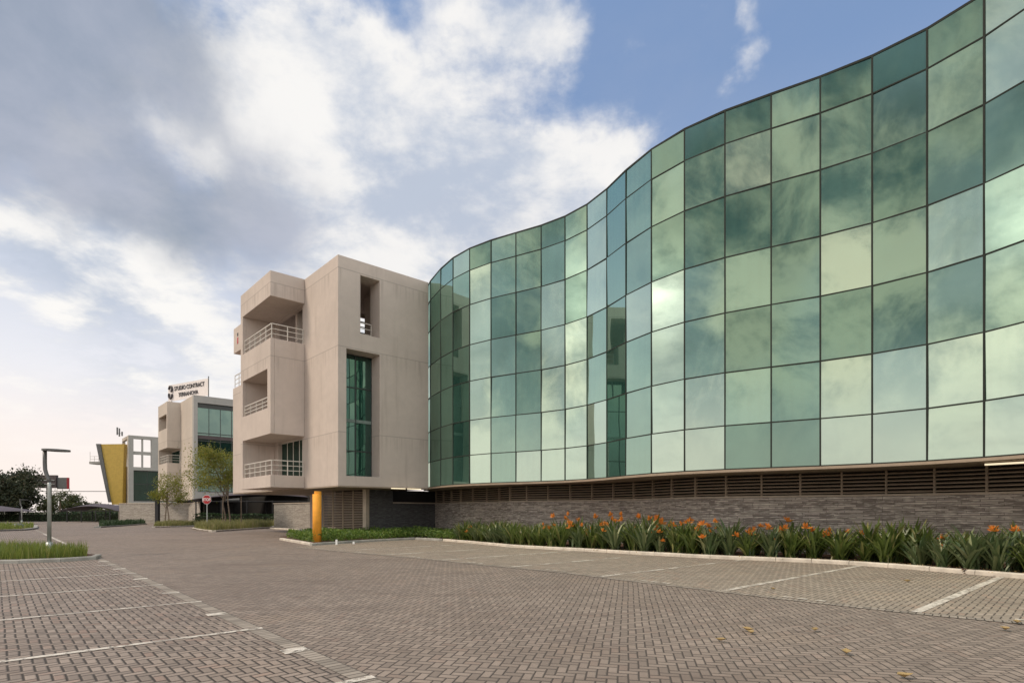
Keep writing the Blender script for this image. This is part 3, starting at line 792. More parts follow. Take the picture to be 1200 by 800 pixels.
def text(body, size, origin, xdir, zdir, mat, parent, name='lettering', sx=1., bold=.01, ex=.02):
    cu = bpy.data.curves.new(name, 'FONT'); cu.body = body; cu.size = size; cu.extrude = ex; cu.offset = bold; cu.align_x = 'LEFT'
    o = bpy.data.objects.new(name, cu); COL.objects.link(o); cu.materials.append(mat)
    x = Vector(xdir).normalized(); z = Vector(zdir).normalized(); n = x.cross(z)
    me = bpy.data.meshes.new_from_object(o); bpy.data.objects.remove(o); o = bpy.data.objects.new(name, me); COL.objects.link(o)
    M = Matrix((x, z, n)).transposed().to_4x4(); M = Matrix.Translation(origin) @ M @ Matrix.Diagonal((sx, 1, 1, 1))
    o.matrix_world = M; o.parent = parent; return o
dirx = -SD
text('STUDIO CONTRACT', .76, sp(7.1, 17.5, .04), dirx, (0, 0, 1), M_letter, Ts, sx=.90, bold=.008)
text('TERRANOVA', .72, sp(6.2, 16.62, .04), dirx, (0, 0, 1), M_letter, Ts, sx=1., bold=.008)
mb = MB()
for cz, sgn in ((17.75, 1), (16.95, -1)):
    pts = [sp(7.85 + .36 * math.cos(th) * sgn * -1, cz + .40 * math.sin(th), .10) for th in [R_(-60 + 20 * q) if sgn > 0 else R_(-200 + 20 * q) for q in range(13)]]
    mb.tube(pts, .12, 6)
mb.build('logo', M_letter, Ts)

# stone walls below the far buildings
for (pts, lab) in (([gp(150, 611.8), gp(196, 612.5), gp(232, 613)], 'long pale stone wall below the sign-topped building'),):
    P = [gp(118, 611.6), gp(166, 612.6), gp(228, 614.2)]
    mb = wallband([(-52.5, 73), (-41.5, 70.0), (-35.5, 62.2)], 0, 2.55, .4); o = mb.build('long_stone_wall', M_stonef, recalc=False); tag(o, lab, 'stone wall')
    mb = wallband([(-52.5, 73), (-41.5, 70.0), (-35.5, 62.2)], 2.553, 2.65, .4, .05); mb.build('coping', M_cap, o)
mb = wallband([(-62, 86), (-53, 79)], 0, 2.3, .4); tag(mb.build('end_stone_wall', M_stonef, recalc=False), 'stone wall below the building with the yellow wing', 'stone wall')
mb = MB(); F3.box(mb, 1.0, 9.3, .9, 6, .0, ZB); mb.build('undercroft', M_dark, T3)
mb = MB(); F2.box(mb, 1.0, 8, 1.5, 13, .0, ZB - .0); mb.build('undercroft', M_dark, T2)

# ---------------------------------------------------------------- street furniture
x, y = gp(371.5, 634.8, .08)
Tp = thing('orange_column', 'round orange painted pipe column at the tip of the kerbed bed', 'column', (x, y, .07))
mb = MB(); mb.tube([(0, 0, 0), (0, 0, 2.36)], .21, 32); mb.build('shaft', M_yel, Tp, smooth=False)
for p in Tp.children[0].data.polygons: p.use_smooth = len(p.vertices) == 4
mb = MB(); mb.tube([(.04, 0, 2.355), (.04, 0, 2.50)], .165, 32); mb.build('cap', M_yel, Tp)
mb = MB(); mb.box(-.22, -.204, -.02, .02, 1.15, 1.28); mb.build('tag_plate', M_lampd, Tp)
for (px_, py_, hh) in ((394.5, 637.5, .24), (414.5, 636.8, .12)):
    x, y = gp(px_, py_, .07)
    T_ = thing('marker_stake', 'white plastic marker stake at the bed edge, ' + ('the taller one by the orange column' if hh > .2 else 'the low one right of the taller stake'), 'stake', (x, y, .05))
    mb = MB(); mb.box(-.045, .045, -.03, .03, 0, hh); mb.build('stake_body', M_white, T_, bevel=.01)

def lamp(x, y, H, label, face=0., sc=1.):
    T_ = thing('street_lamp', label, 'street lamp', (x, y, 0), 'street lamps beside the parking bays', face)
    mb = MB(); mb.tube([(0, 0, 0), (0, 0, .02)], .16, 16); mb.build('base_plate', M_galv, T_)
    mb = MB(); mb.tube([(0, 0, .02), (0, 0, .50)], .10, 16); mb.build('base_sleeve', M_galv, T_, smooth=True)
    h = H
    mb = MB(); mb.tube([(0, 0, .5), (0, 0, h * .66), (-.0, 0, h * .70)], [.062, .055, .05], 14); mb.build('pole', M_galv, T_, smooth=True)
    mb = MB(); mb.tube([(0, 0, h * .70), (-.03, 0, h * .73), (-.11, 0, h * .78), (-.15, 0, h * .82), (-.16, 0, h * .88), (-.16, 0, h)], .062, 12); mb.build('upper_arm', M_lampd, T_, smooth=True)
    # ring shaped lamp head
    mb = MB(); cx = .24; n = 28
    ring = lambda r, z: [(cx + r * 1.35 * math.cos(2 * math.pi * k / n), r * math.sin(2 * math.pi * k / n), z - (cx + r * 1.35 * math.cos(2 * math.pi * k / n)) * .03) for k in range(n)]
    for k in range(n):
        k2 = (k + 1) % n
        o1, i1 = ring(.33, h + .03), ring(.23, h + .03); o2, i2 = ring(.33, h - .03), ring(.23, h - .03)
        mb.hexa([o2[k], o2[k2], i2[k2], i2[k], o1[k], o1[k2], i1[k2], i1[k]])
    hd = mb.build('lamp_head', M_lampd, T_)
    mb = MB(); r1 = ring(.225, h + .01); mb.f.append(tuple(range(n))); mb.v += [Vector(q) for q in r1]; mb.build('lens', M_lens, hd)
    return T_
x, y = gp(57, 652); lamp(-16.35, 19.3, 3.75, 'grey street lamp with ring head in the near grass island')
lamp(-58.0, 64.6, 2.95, 'small pale street lamp in the far left grass strip, before the dark tree')
# stop sign
x, y = -26.8, 48.0
Tt = thing('stop_sign', 'red octagonal STOP sign on a thin post before the second building', 'sign', (x, y, 0))
mb = MB(); mb.tube([(0, 0, 0), (0, 0, 3.05)], .045, 8); mb.build('post', M_galv, Tt)
zc = EYE + (598.5 - 585.0) / 640 * y; rr = .42
mb = MB(); oc = [(rr * math.cos(R_(22.5 + 45 * k)), rr * math.sin(R_(22.5 + 45 * k))) for k in range(8)]
def octa(r, y0, y1):
    m_ = MB(); k = 8; m_.v += [Vector((q[0] * r, y0, zc + q[1] * r)) for q in oc] + [Vector((q[0] * r, y1, zc + q[1] * r)) for q in oc]
    m_.f += [tuple(range(8)), tuple(range(15, 7, -1))] + [(i, (i + 1) % 8, 8 + (i + 1) % 8, 8 + i) for i in range(8)]; return m_
octa(1.0, -.06, -.045).build('sign_border', M_white, Tt); octa(.93, -.068, -.0605).build('sign_plate', M_red, Tt)
t_ = text('STOP', .34, Vector((-.36, -.074, zc - .115)), (1, 0, 0), (0, 0, 1), M_white, Tt, sx=.88, bold=.012, ex=.003)
# black post
x, y = -37.0, 57.0
mb = MB(); mb.box(-.17, .17, -.17, .17, 0, 3.45); mb.box(-.19, .19, -.19, .19, 3.452, 3.53)
mb.box(-.2, .2, -.2, .2, -.05, .12)
o = mb.build('black_post', M_black, bevel=.01); o.location = (x, y, 0); tag(o, 'thick square black post between the young tree and the STOP sign', 'post')

# carports: arched shade-cloth on posts
def carport(x0, x1, y0, y1, zr, rise, label, n=6, split=1):
    T_ = thing('carport', label, 'carport', ((x0 + x1) / 2, (y0 + y1) / 2, 0), 'shade cloth carports')
    cx, cy = (x0 + x1) / 2, (y0 + y1) / 2; hx, hy = (x1 - x0) / 2, (y1 - y0) / 2
    mb = MB(); N = 14; Mn = 6
    def q(i, j):
        u = -1 + 2 * i / N; v = -1 + 2 * j / Mn; s_ = (math.cos(u * math.pi / 2)) ** .8 if abs(u) < 1 else 0
        return Vector((u * hx, v * hy, zr + rise * s_ * (1 - .35 * v * v)))
    for i in range(N):
        for j in range(Mn): mb.quad(q(i, j), q(i + 1, j), q(i + 1, j + 1), q(i, j + 1))
    o = mb.build('shade_canopy', M_shade, T_, recalc=False); md = o.modifiers.new('s', 'SOLIDIFY'); md.thickness = .05
    for i in range(n):
        for v in (-1, 1):
            u = -1 + 2 * (i + .5) / n
            mb = MB(); mb.tube([(u * hx, v * hy * .95, 0), (u * hx, v * hy * .95, zr + .1)], .07, 8); mb.build('post', M_black, T_)
    mb = MB()
    for v in (-.96, .96): mb.bar((-hx, v * hy, zr - .02), (hx, v * hy, zr - .02), .10)
    mb.build('frame', M_black, T_)
    return T_
carport(-36.5, -19.5, 60.5, 65.5, 2.7, 1.15, 'black shade cloth carport between the stop sign and the concrete block')
carport(-19.5, -6.0, 60, 66, 2.3, .5, 'dark carport deep under the concrete block')
carport(-65.5, -57.2, 79, 84, 1.65, 1.05, 'dark carport beside the building with the yellow wing', 4)
carport(-74, -58.8, 62.5, 67.5, 1.6, 1.0, 'dark domed carport at the left picture edge before the big tree', 4)
for (cx, cy, w, d, h, lab) in ((-30.5, 61.0, 9.5, 1.6, 1.25, 'clipped dark hedge under the carport behind the stop sign'),
                              (-21.5, 57.0, 6.0, 1.6, 1.3, 'clipped dark hedge beside the far stone wall under the block'),
                              (-74, 87.5, 32, 2, 1.35, 'long low dark hedge along the far edge of the car park')):
    T_ = thing('clipped_hedge', lab, 'hedge', (cx, cy, 0), 'dark clipped hedges')
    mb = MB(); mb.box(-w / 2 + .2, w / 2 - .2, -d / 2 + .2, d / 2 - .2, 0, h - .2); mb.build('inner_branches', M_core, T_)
    mb = MB()
    for k in range(int(w * 170)):
        u = random.uniform(-w / 2, w / 2); f = random.random()
        hh = h + .14 * noise.noise(Vector((u * .8, cx, 0)))
        if f < .45: c = (u, random.uniform(-d / 2, d / 2), hh + random.uniform(-.08, .05))
        else: c = (u, random.choice((-1, 1)) * d / 2 + random.uniform(-.08, .08), random.uniform(.05, hh))
        mb.leafquad(Vector(c), random.uniform(.16, .30))
    mb.build('leaves', M_hedge, T_, recalc=False)

# billboard
x0, x1 = (20 - 600) / 640 * 110, (67 - 600) / 640 * 110
Tb = thing('billboard', 'dark back of a wide billboard rising behind the big tree', 'billboard', (-91, 110, 0))
def zz(py, Z): return EYE + (598.5 - py) / 640 * Z
mb = MB(); mb.box(x0 + 91, x1 + 91, -.3, .3, zz(571.5, 110), zz(556.5, 110)); mb.build('panel', M_board, Tb, bevel=.03)
mb = MB(); mb.box(x1 + 91 + .1, (78.8 - 600) / 640 * 110 + 91, -.1, .5, zz(572.6, 110), zz(559.3, 110)); o = mb.build('panel', M_lampd, Tb, bevel=.03)
mb = MB(); mb.box((78.8 - 600) / 640 * 110 + 91.01, (78.8 - 600) / 640 * 110 + 91.05, -.12, .5, zz(572.6, 110), zz(559.3, 110)); mb.build('red_fringe', M_red, Tb)  # thin red strip paints the colour fringe along the panel edge
mb = MB(); mb.bar((x0 + 91, -.7, zz(575.5, 110)), (97.5 - 3, -.7, zz(576, 110)), .12)
for q in range(8): mb.bar((x0 + 92 + q * 1.45, -.7, zz(575.8, 110)), (x0 + 92 + q * 1.45, -.7, zz(572, 110)), .07)
mb.build('catwalk', M_lampd, Tb)
mb = MB(); mb.tube([(-3, .9, 0), (-3, .9, zz(560, 110))], .45, 14); mb.build('mast', M_lampd, Tb)
mb = MB()
for z in (zz(562.5, 110), zz(567, 110)): mb.bar((x0 + 91.5, -.36, z), (x1 + 90.8, -.36, z), .14, .10)
mb.build('truss', M_galv, Tb)

# ---------------------------------------------------------------- trees
def tree(name, label, cat, x, y, H, trunk_h, rx, ry, rz_, nclump, nleaf, lsz, mat, r0=.12, group=None, trunks=1, zc=None, core=False, seed=1, limbs=7, flat=1., spread=1.0, cx=0.):
    random.seed(seed)
    T_ = thing(name, label, cat, (x, y, 0), group)
    zc = zc or H - rz_
    mb = MB(); tips = []
    for tr in range(trunks):
        ox = (tr - (trunks - 1) / 2) * .45; lean = random.uniform(-.25, .25)
        pts = [Vector((ox, 0, 0)), Vector((ox + lean * .3, random.uniform(-.1, .1), trunk_h * .5)), Vector((ox + lean, random.uniform(-.2, .2), trunk_h)), Vector((ox * .5 + lean * 1.2, 0, trunk_h + (H - trunk_h) * .45))]
        mb.tube(pts, [r0, r0 * .8, r0 * .62, r0 * .25], 8)
        for k in range(limbs):
            th = random.uniform(0, 6.28); s0 = pts[1].lerp(pts[3], random.uniform(.35, .95))
            e = Vector((cx + math.cos(th) * rx * random.uniform(.5, .9), math.sin(th) * ry * random.uniform(.5, .9), zc + random.uniform(-.6, .7) * rz_))
            m_ = s0.lerp(e, .5) + Vector((0, 0, .12 * (e - s0).length))
            mb.tube([s0, m_, e], [r0 * .38, r0 * .22, r0 * .06], 5); tips += [e, m_.lerp(e, .5)]
            for q in range(2):
                e2 = e + Vector((random.uniform(-1, 1) * rx * .3, random.uniform(-1, 1) * ry * .3, random.uniform(-.2, .5) * rz_ * .6)); mb.tube([m_.lerp(e, .6), e2], [r0 * .13, r0 * .04], 4); tips.append(e2)
    mb.build('trunk', M_bark, T_, recalc=False)
    lf = MB()
    cl = list(tips)
    while len(cl) < nclump:
        th = random.uniform(0, 6.28); ph = math.acos(random.uniform(-.75, 1)); rr_ = random.uniform(.45, 1.) ** .6
        cl.append(Vector((cx + math.cos(th) * math.sin(ph) * rx * rr_, math.sin(th) * math.sin(ph) * ry * rr_, zc + math.cos(ph) * rz_ * rr_)))
    per = max(4, nleaf // len(cl))
    for c in cl:
        cs = random.uniform(.5, 1.25) * min(rx, rz_) * .30 * spread
        for k in range(per):
            d = Vector((random.gauss(0, 1), random.gauss(0, 1), random.gauss(0, .7))) * cs * .55
            p = c + d
            if p.z < .3: continue
            lf.leafquad(p, lsz * random.uniform(.6, 1.3))
    lf.build('crown', mat, T_, recalc=False)
    return T_
tree('dark_tree', 'large dark spreading tree at the left edge, in front of the billboard', 'tree', -82.8, 83, 8.6, 2.2, 9.6, 7.0, 3.9, 260, 30000, .46, M_tree1, .4, zc=4.4, seed=3, limbs=12)
tree('dark_tree', 'second dark tree behind the left carport, cut by the picture edge', 'tree', -93, 95, 9.5, 2.2, 8.0, 6.5, 4.0, 150, 14000, .5, M_tree1, .4, zc=4.6, seed=13, limbs=10)
tree('young_tree', 'thin young yellow-green tree in the small island left of the black post', 'tree', -36.0, 57.0, 5.6, 1.9, 1.75, 1.5, 1.8, 60, 4200, .15, M_tree2, .075, trunks=2, zc=3.7, seed=5, limbs=8, spread=1.3)
tree('young_tree', 'taller yellow-green tree beside the concrete block, with staked trunks', 'tree', -25.6, 49.2, 7.4, 2.2, 2.3, 2.0, 2.35, 110, 9500, .15, M_tree2, .09, trunks=2, zc=5.0, cx=-1.1, seed=8, limbs=11, spread=1.25)
for (px_, H, rx, lab, sd) in ((74, 5.6, 3.2, 'olive bushy tree right of the big dark tree', 21), (88, 4.4, 3.0, 'low rounded bush tree near the centre carport', 22), (62, 4.8, 2.6, 'small dull green tree against the big dark tree', 23), (101, 3.6, 3.2, 'low bush tree left of the centre carport dome', 24), (117, 3.0, 3.0, 'low bush tree seen below the centre carport dome', 25), (133, 3.0, 2.6, 'low bush tree just left of the yellow wing wall', 26)):
    tree('bushy_tree', lab, 'tree', (px_ - 600) / 640 * 105, 105, H, .8, rx, 2.5, H * .45, 50, 2600, .33, M_tree3, .15, zc=H * .5, seed=sd, group='bushy trees beyond the car park')
for (px_, H, lab, sd) in ((104, 2.6, 'pale low shrub in front of the centre carport', 31), (120, 2.5, 'yellowish shrub in front of the centre carport', 32), (134, 2.3, 'small dark shrub by the yellow wing', 33), (95, 2.2, 'dull shrub left of the centre carport', 34)):
    tree('shrub', lab, 'shrub', (px_ - 600) / 640 * 89.5, 89.5, H, .3, 1.9, 1.2, H * .45, 24, 900, .26, M_tree3, .06, zc=H * .5, seed=sd, group='shrubs beyond the car park')
# palm-like plant
T_ = thing('palm', 'little spiky palm above the bushes right of the big tree', 'palm', (-82, 99, 0))
mb = MB(); mb.tube([(0, 0, 0), (.1, 0, 3.6)], [.16, .12], 8); mb.build('trunk', M_bark, T_)
mb = MB()
for k in range(16):
    th = k * 2.4; el = random.uniform(-.2, .9); L = 1.5
    P = [Vector((.1 + math.cos(th) * L * s * math.cos(el), math.sin(th) * L * s * math.cos(el), 3.6 + math.sin(el) * L * s - .9 * s * s)) for s in (0, .35, .7, 1)]
    sd = Vector((-math.sin(th), math.cos(th), 0)) * .16
    for q in range(3): mb.quad(P[q] - sd * (1 - q * .25), P[q] + sd * (1 - q * .25), P[q + 1] + sd * (.75 - q * .25), P[q + 1] - sd * (.75 - q * .25))
mb.build('fronds', M_tree3, T_, recalc=False)
# stakes by the trees
for (x_, y_, h_, lab) in ((-25.0 - .75, 48.6, 2.6, 'left wooden stake of the staked tree by the block'), (-24.2, 48.8, 2.9, 'right wooden stake of the staked tree by the block')):
    mb = MB(); mb.tube([(0, 0, 0), (0, 0, h_)], [.05, .04], 8); mb.tube([(0, 0, h_ * .98), (0, 0, h_)], [.055, .03], 8); o = mb.build('tree_stake', M_bark); o.location = (x_, y_, 0); tag(o, lab, 'stake')

# trees on the far side of the car park, left of and behind the viewpoint (mirrored in the glass)
for (x_, y_, H, sd) in ((-95, 30, 8, 41), (-88, 18, 5.5, 42), (-105, 2, 8.5, 43), (-92, -14, 5, 44), (-100, -34, 7, 45)):
    tree('roadside_tree', 'dark tree beyond the far side of the car park', 'tree', x_, y_, H, 2, H * .45, H * .45, H * .36, 45, 1500, .5, M_tree1, .3, seed=sd, group='trees beyond the car park')

# ---------------------------------------------------------------- grass islands
def inpoly(x, y, P):
    r = False; j = len(P) - 1
    for i in range(len(P)):
        if (P[i][1] > y) != (P[j][1] > y) and x < (P[j][0] - P[i][0]) * (y - P[i][1]) / (P[j][1] - P[i][1]) + P[i][0]: r = not r
        j = i
    return r
def grass(name, poly, n, h, w, mat, label, z0=.08, lean=.4, top=None):
    xs = [p[0] for p in poly]; ys = [p[1] for p in poly]; mb = MB(); c = 0
    while c < n:
        x = random.uniform(min(xs), max(xs)); y = random.uniform(min(ys), max(ys))
        if not inpoly(x, y, poly): continue
        c += 1
        cl = .55 + .9 * (noise.noise(Vector((x * 1.1, y * 1.1, 3))) * .5 + .5)
        H = h * cl * random.uniform(.35, 1.2); th = random.uniform(0, 6.28); q = random.uniform(.1, lean)
        d = Vector((math.cos(th), math.sin(th), 0)); s = Vector((-d.y, d.x, 0)) * w * .5
        b = Vector((x, y, z0)); m_ = b + Vector((0, 0, H * .6)) + d * H * q * .35; t = b + Vector((0, 0, H)) + d * H * q
        mb.quad(b - s, b + s, m_ + s * .7, m_ - s * .7); k = len(mb.v); mb.v.append(t); mb.f.append((k - 1, k - 2, k))
    o = mb.build(name, mat, recalc=False); return tag(o, label, None, None, 'stuff')
I_near = [(-19.6, 16.9), (-18.0, 16.85), (-15.3, 17.0), (-14.15, 17.7), (-14.4, 18.6), (-16.1, 19.4), (-17.5, 20.3), (-20.5, 20.6), (-28, 20.8), (-28, 16.9)]
KI = [(-28, 16.5), (-19.5, 16.5), (-15.5, 16.55), (-14.3, 17.0), (-13.75, 17.8)]
def kerbpoly(P, mat): kerb(P, mat, w=.16)
kerb([(-30, 16.35), (-22, 16.35), (-16.2, 16.45), (-14.8, 16.75), (-13.95, 17.35), (-13.7, 18.1), (-14.2, 18.9)], M_kerbg)
g = MB(); g.prism([(-30, 16.5), (-16.2, 16.6), (-14.9, 16.9), (-14.1, 17.45), (-13.85, 18.1), (-14.35, 18.9), (-17, 20.9), (-30, 21.5)], -.01, .09); structure('island_soil', g, M_soil)
grass('grass', [(-27, 16.75), (-16.3, 16.8), (-15, 17.1), (-14.3, 17.6), (-14.1, 18.1), (-14.6, 18.8), (-17, 20.6), (-27, 21)], 15000, .42, .022, M_grass, 'tufted bright green grass in the near kerbed island round the lamp')
def island(poly, mat, n, h, w, label, soil=True, km=M_kerb, z=.1):
    P = poly + [poly[0]]
    # outward kerb: travel so that outside is right
    area = sum(P[i][0] * P[i + 1][1] - P[i + 1][0] * P[i][1] for i in range(len(P) - 1))
    if area < 0: P = P[::-1]
    mb = MB(); 
    for i in range(len(P) - 1):
        a, b = Vector(P[i]), Vector(P[i + 1]); t = (b - a).normalized(); nn = Vector((-t.y, t.x)) * .28
        mb.hexa([(*a, 0), (*b, 0), (*(b + nn), 0), (*(a + nn), 0), (*a, .13), (*b, .13), (*(b + nn), .13), (*(a + nn), .13)])
    structure('kerb', mb, km)
    g = MB(); g.prism(poly, -.01, .10); structure('island_soil', g, M_soil)
    cx = sum(p[0] for p in poly) / len(poly); cy = sum(p[1] for p in poly) / len(poly)
    inn = [(cx + (p[0] - cx) * .94, cy + (p[1] - cy) * .94) for p in poly]
    return grass('grass', inn, n, h, w, mat, label)
island([gp(224.7, 619.8), gp(236, 622), gp(248.6, 623.2), gp(320, 618.4), (-24.5, 57), (-31.5, 57)], M_grass2, 14000, .62, .04, 'tall feathery green grass in the island before the staked tree')
island([gp(178, 617.8), gp(200, 617.6), gp(222, 616.8), (-33.2, 58.3), (-37.5, 60)], M_grass2, 5000, .5, .045, 'rough grass in the small island below the thin young tree')
island([gp(114, 618.2), gp(130, 617.2), gp(172, 614.2), (-47.5, 70.5), (-46.8, 62)], M_hedge, 4500, .5, .06, 'low dark ground planting in the long narrow island', km=M_kerbg)
island([(-62, 44.5), gp(0, 622.3), gp(30, 621.3), gp(44, 619.5), gp(44, 616.2), (-60, 60), (-66, 60)], M_grass, 6500, .42, .05, 'bright grass strip at the far left', km=M_kerbg)
o = thing('dark_boulder', 'small dark rounded boulder lying in the far left grass strip', 'boulder', (-45.6, 50.5, .05))
mb = MB(); bm = bmesh.new(); bmesh.ops.create_icosphere(bm, subdivisions=3, radius=.55)
for v in bm.verts: v.co = Vector((v.co.x * 1.2, v.co.y, v.co.z * .75)) * (1 + .22 * noise.noise(v.co * 2))
me = bpy.data.meshes.new('rock'); bm.to_mesh(me); bm.free(); me.materials.append(M_lampd); q = bpy.data.objects.new('rock', me); COL.objects.link(q); q.parent = o

# low ground cover at the left end of the bed
cov = MB(); random.seed(11)
GCP = [(-12.6, 30.5), (-9.35, 25.75), (-7.6, 28.5), (-5.5, 30.9), (-3.9, 29.6), (-2.2, 27.9), (-3.8, 33.5), (-6.5, 36.0), (-8.6, 33.3), (-12.4, 33.5)]
c = 0
while c < 15000:
    x = random.uniform(-12.7, -2); y = random.uniform(25.6, 36)
    if not inpoly(x, y, GCP): continue
    if abs(x + 9.1) < .42 and y < 26.6: continue
    c += 1; e = .42 + .22 * noise.noise(Vector((x * .9, y * .9, 0)))
    cov.leafquad(Vector((x, y, .07 + e * random.uniform(.15, 1.1))), random.uniform(.08, .19), .5)
tag(cov.build('ground_cover', M_cover, recalc=False), 'low bright green ground cover at the left end of the bed by the orange column', None, None, 'stuff')

# ---------------------------------------------------------------- crane-flower plants in the bed
def blade(mb, base, th, L, w, el, droop, seg=5, up=0.):
    d = Vector((math.cos(th), math.sin(th), 0)); s = Vector((-d.y, d.x, 0)); prev = None
    x = z = 0.; a = el
    for k in range(seg + 1):
        u = k / seg; ww = w * (.35 + 1.9 * u * (1 - u) * 1.4 if u < 1 else .05) * .5
        ww = w * .5 * (.30 + .95 * math.sin(math.pi * min(1, u * .92 + .06)) ** .8) if k < seg else .003
        c = base + d * x + Vector((0, 0, z))
        nrm = d * -math.sin(a) + Vector((0, 0, math.cos(a)))
        row = (c - s * ww + nrm * ww * .5, c, c + s * ww + nrm * ww * .5)
        if prev:
            n = len(mb.v); mb.v += [*prev, *row]
            mb.f += [(n, n + 1, n + 4, n + 3), (n + 1, n + 2, n + 5, n + 4)]
        prev = row
        x += math.cos(a) * L / seg; z += math.sin(a) * L / seg; a -= droop / seg * (.4 + 1.2 * u)
def share_verts(mb):
    return mb
def plant_proto(k, nleaf, H, flowers, mat, label, fmat=M_flow):
    random.seed(100 + k)
    T_ = thing('crane_flower_plant', label, 'plant')
    mb = MB()
    for i in range(nleaf):
        th = random.uniform(0, 6.28); el = R_(random.uniform(48, 86)); L = H * random.uniform(.72, 1.12)
        b = Vector((random.gauss(0, .07), random.gauss(0, .07), 0))
        blade(mb, b, th, L, random.uniform(.048, .095), el, R_(random.uniform(15, 75)))
    o = mb.build('leaves', mat, T_, recalc=False)
    bm = bmesh.new(); bm.from_mesh(o.data); bmesh.ops.remove_doubles(bm, verts=bm.verts, dist=1e-4); bm.to_mesh(o.data); bm.free()
    for i in range(flowers):
        th = random.uniform(0, 6.28); r = random.uniform(.05, .50); hz = H * random.uniform(.55, 1.14)
        e = Vector((math.cos(th) * r, math.sin(th) * r, hz))
        mb = MB(); mb.tube([(0, 0, .1), e * .5 + Vector((0, 0, .05)), e], [.014, .011, .010], 5); st = mb.build('flower_stalk', M_leafB, T_)
        fl = MB(); hd = random.uniform(0, 6.28)
        for q in range(11):
            a = hd + random.gauss(0, .75) + (math.pi if q % 3 == 0 else 0); el = R_(random.uniform(5, 85)); L = random.uniform(.11, .21)
            dv = Vector((math.cos(a) * math.cos(el), math.sin(a) * math.cos(el), math.sin(el))); sv = dv.orthogonal().normalized() * .031
            nv = dv.cross(sv).normalized() * .031
            m_ = e + dv * L * .55
            fl.quad(e, m_ - sv, e + dv * L, m_ + sv); fl.quad(e, m_ - nv, e + dv * L, m_ + nv)
        fl.build('flower', fmat, st, recalc=False)
    return T_
PL = [(44, 1.05, 0, M_leafA, 'leafy dark green strap-leaved plant without flowers, in the bed by the stone wall'),
      (40, 1.0, 2, M_leafA, 'dark green strap-leaved plant carrying two orange crane flowers'),
      (44, 1.08, 3, M_leafA, 'dark green strap-leaved plant carrying three orange crane flowers'),
      (40, 1.0, 4, M_leafB, 'grey-green strap-leaved plant carrying a bunch of orange crane flowers'),
      (38, 1.1, 1, M_leafB, 'grey-green spiky strap-leaved plant with a single orange flower'),
      (38, 1.1, 0, M_leafB, 'grey-green spiky strap-leaved plant without flowers'),
      (34, 1.12, 3, M_leafA, 'dark strap-leaved plant with pale green upright buds')]
protos = [plant_proto(i, *p[:4], p[4], M_bud if i == 6 else M_flow) for i, p in enumerate(PL)]
used = [False] * len(protos)
random.seed(77)
kr = resample(KR[2:], .62)
off1 = offset(kr, .55); off2 = offset(kr, 1.15); off3 = offset(kr, 1.75)
spots = []
for i in range(1, len(kr) - 1):
    for row, O in ((0, off1), (1, off2), (2, off3)):
        x, y = O[i]
        if y < 9.5: continue
        if row == 2 and (y > 30 or i % 2): continue
        spots.append((i, row, x + random.uniform(-.12, .12), y + random.uniform(-.12, .12)))
for (i, row, x, y) in spots:
    px_ = 600 + 640 * x / y
    if px_ > 1290: continue
    if 1070 < px_ and row == 0: ch = random.choice([0, 0, 5, 5, 4, 6])
    elif px_ > 1120: ch = random.choice([0, 6, 5, 6, 4])
    elif px_ > 1010: ch = random.choice([0, 0, 0, 1, 5])
    elif px_ > 640: ch = random.choice([1, 2, 3, 1, 2, 3, 3, 4, 2, 5, 0]) if row else random.choice([0, 0, 5, 1, 3, 4, 2, 0])
    else: ch = random.choice([0, 0, 0, 1, 5, 0, 0, 5, 5])
    if not used[ch]: o = protos[ch]; used[ch] = True
    else: o = copy_tree(protos[ch])
    s_ = random.uniform(.82, 1.26) * (1.0 if row else .92)
    if px_ < 640: s_ *= .9
    o.location = (x, y, .06); o.rotation_euler = (0, 0, random.uniform(0, 6.28)); o.scale = (s_, s_, s_ * random.uniform(.92, 1.1))
    o['group'] = 'strap-leaved plants in the bed: ' + PL[ch][4].split(', in')[0]
for i, p in enumerate(protos):
    if not used[i]: p.location = (9.9, 17.2, .06)

# mulch litter and fallen leaves
mb = MB(); random.seed(5)
for i in range(1, len(kr) - 1):
    for k in range(40):
        O = kr[i]; n = offset(kr, random.uniform(.2, .8))[i] if k % 10 == 0 else None
        if n: base = n
        mb.leafquad(Vector((base[0] + random.uniform(-.35, .35), base[1] + random.uniform(-.25, .25), .085 + random.random() * .02)), random.uniform(.03, .08))
tag(mb.build('leaf_litter', M_dead, recalc=False), 'dry brown leaf litter along the bed behind the kerb', None, None, 'stuff')
LF = [(876, 740, 'curled yellow leaf on the pavers, left of the paired leaves'), (880, 743, 'brown leaf touching the curled yellow leaf'), (845, 752, 'small crumpled leaf nearest the middle of the road'), (992, 767, 'pale green-yellow leaf lying alone on the road'), (1060, 795, 'dry leaf at the bottom edge of the picture'), (955, 740, 'tiny tan leaf right of the paired leaves'), (1178, 739, 'brown leaf near the right edge of the road'), (1063, 682, 'tan leaf lying in the right parking bay'), (906, 691, 'pale leaf near the white dashes of the bay corner'), (1192, 731, 'flat pale leaf at the end of the bay border')]
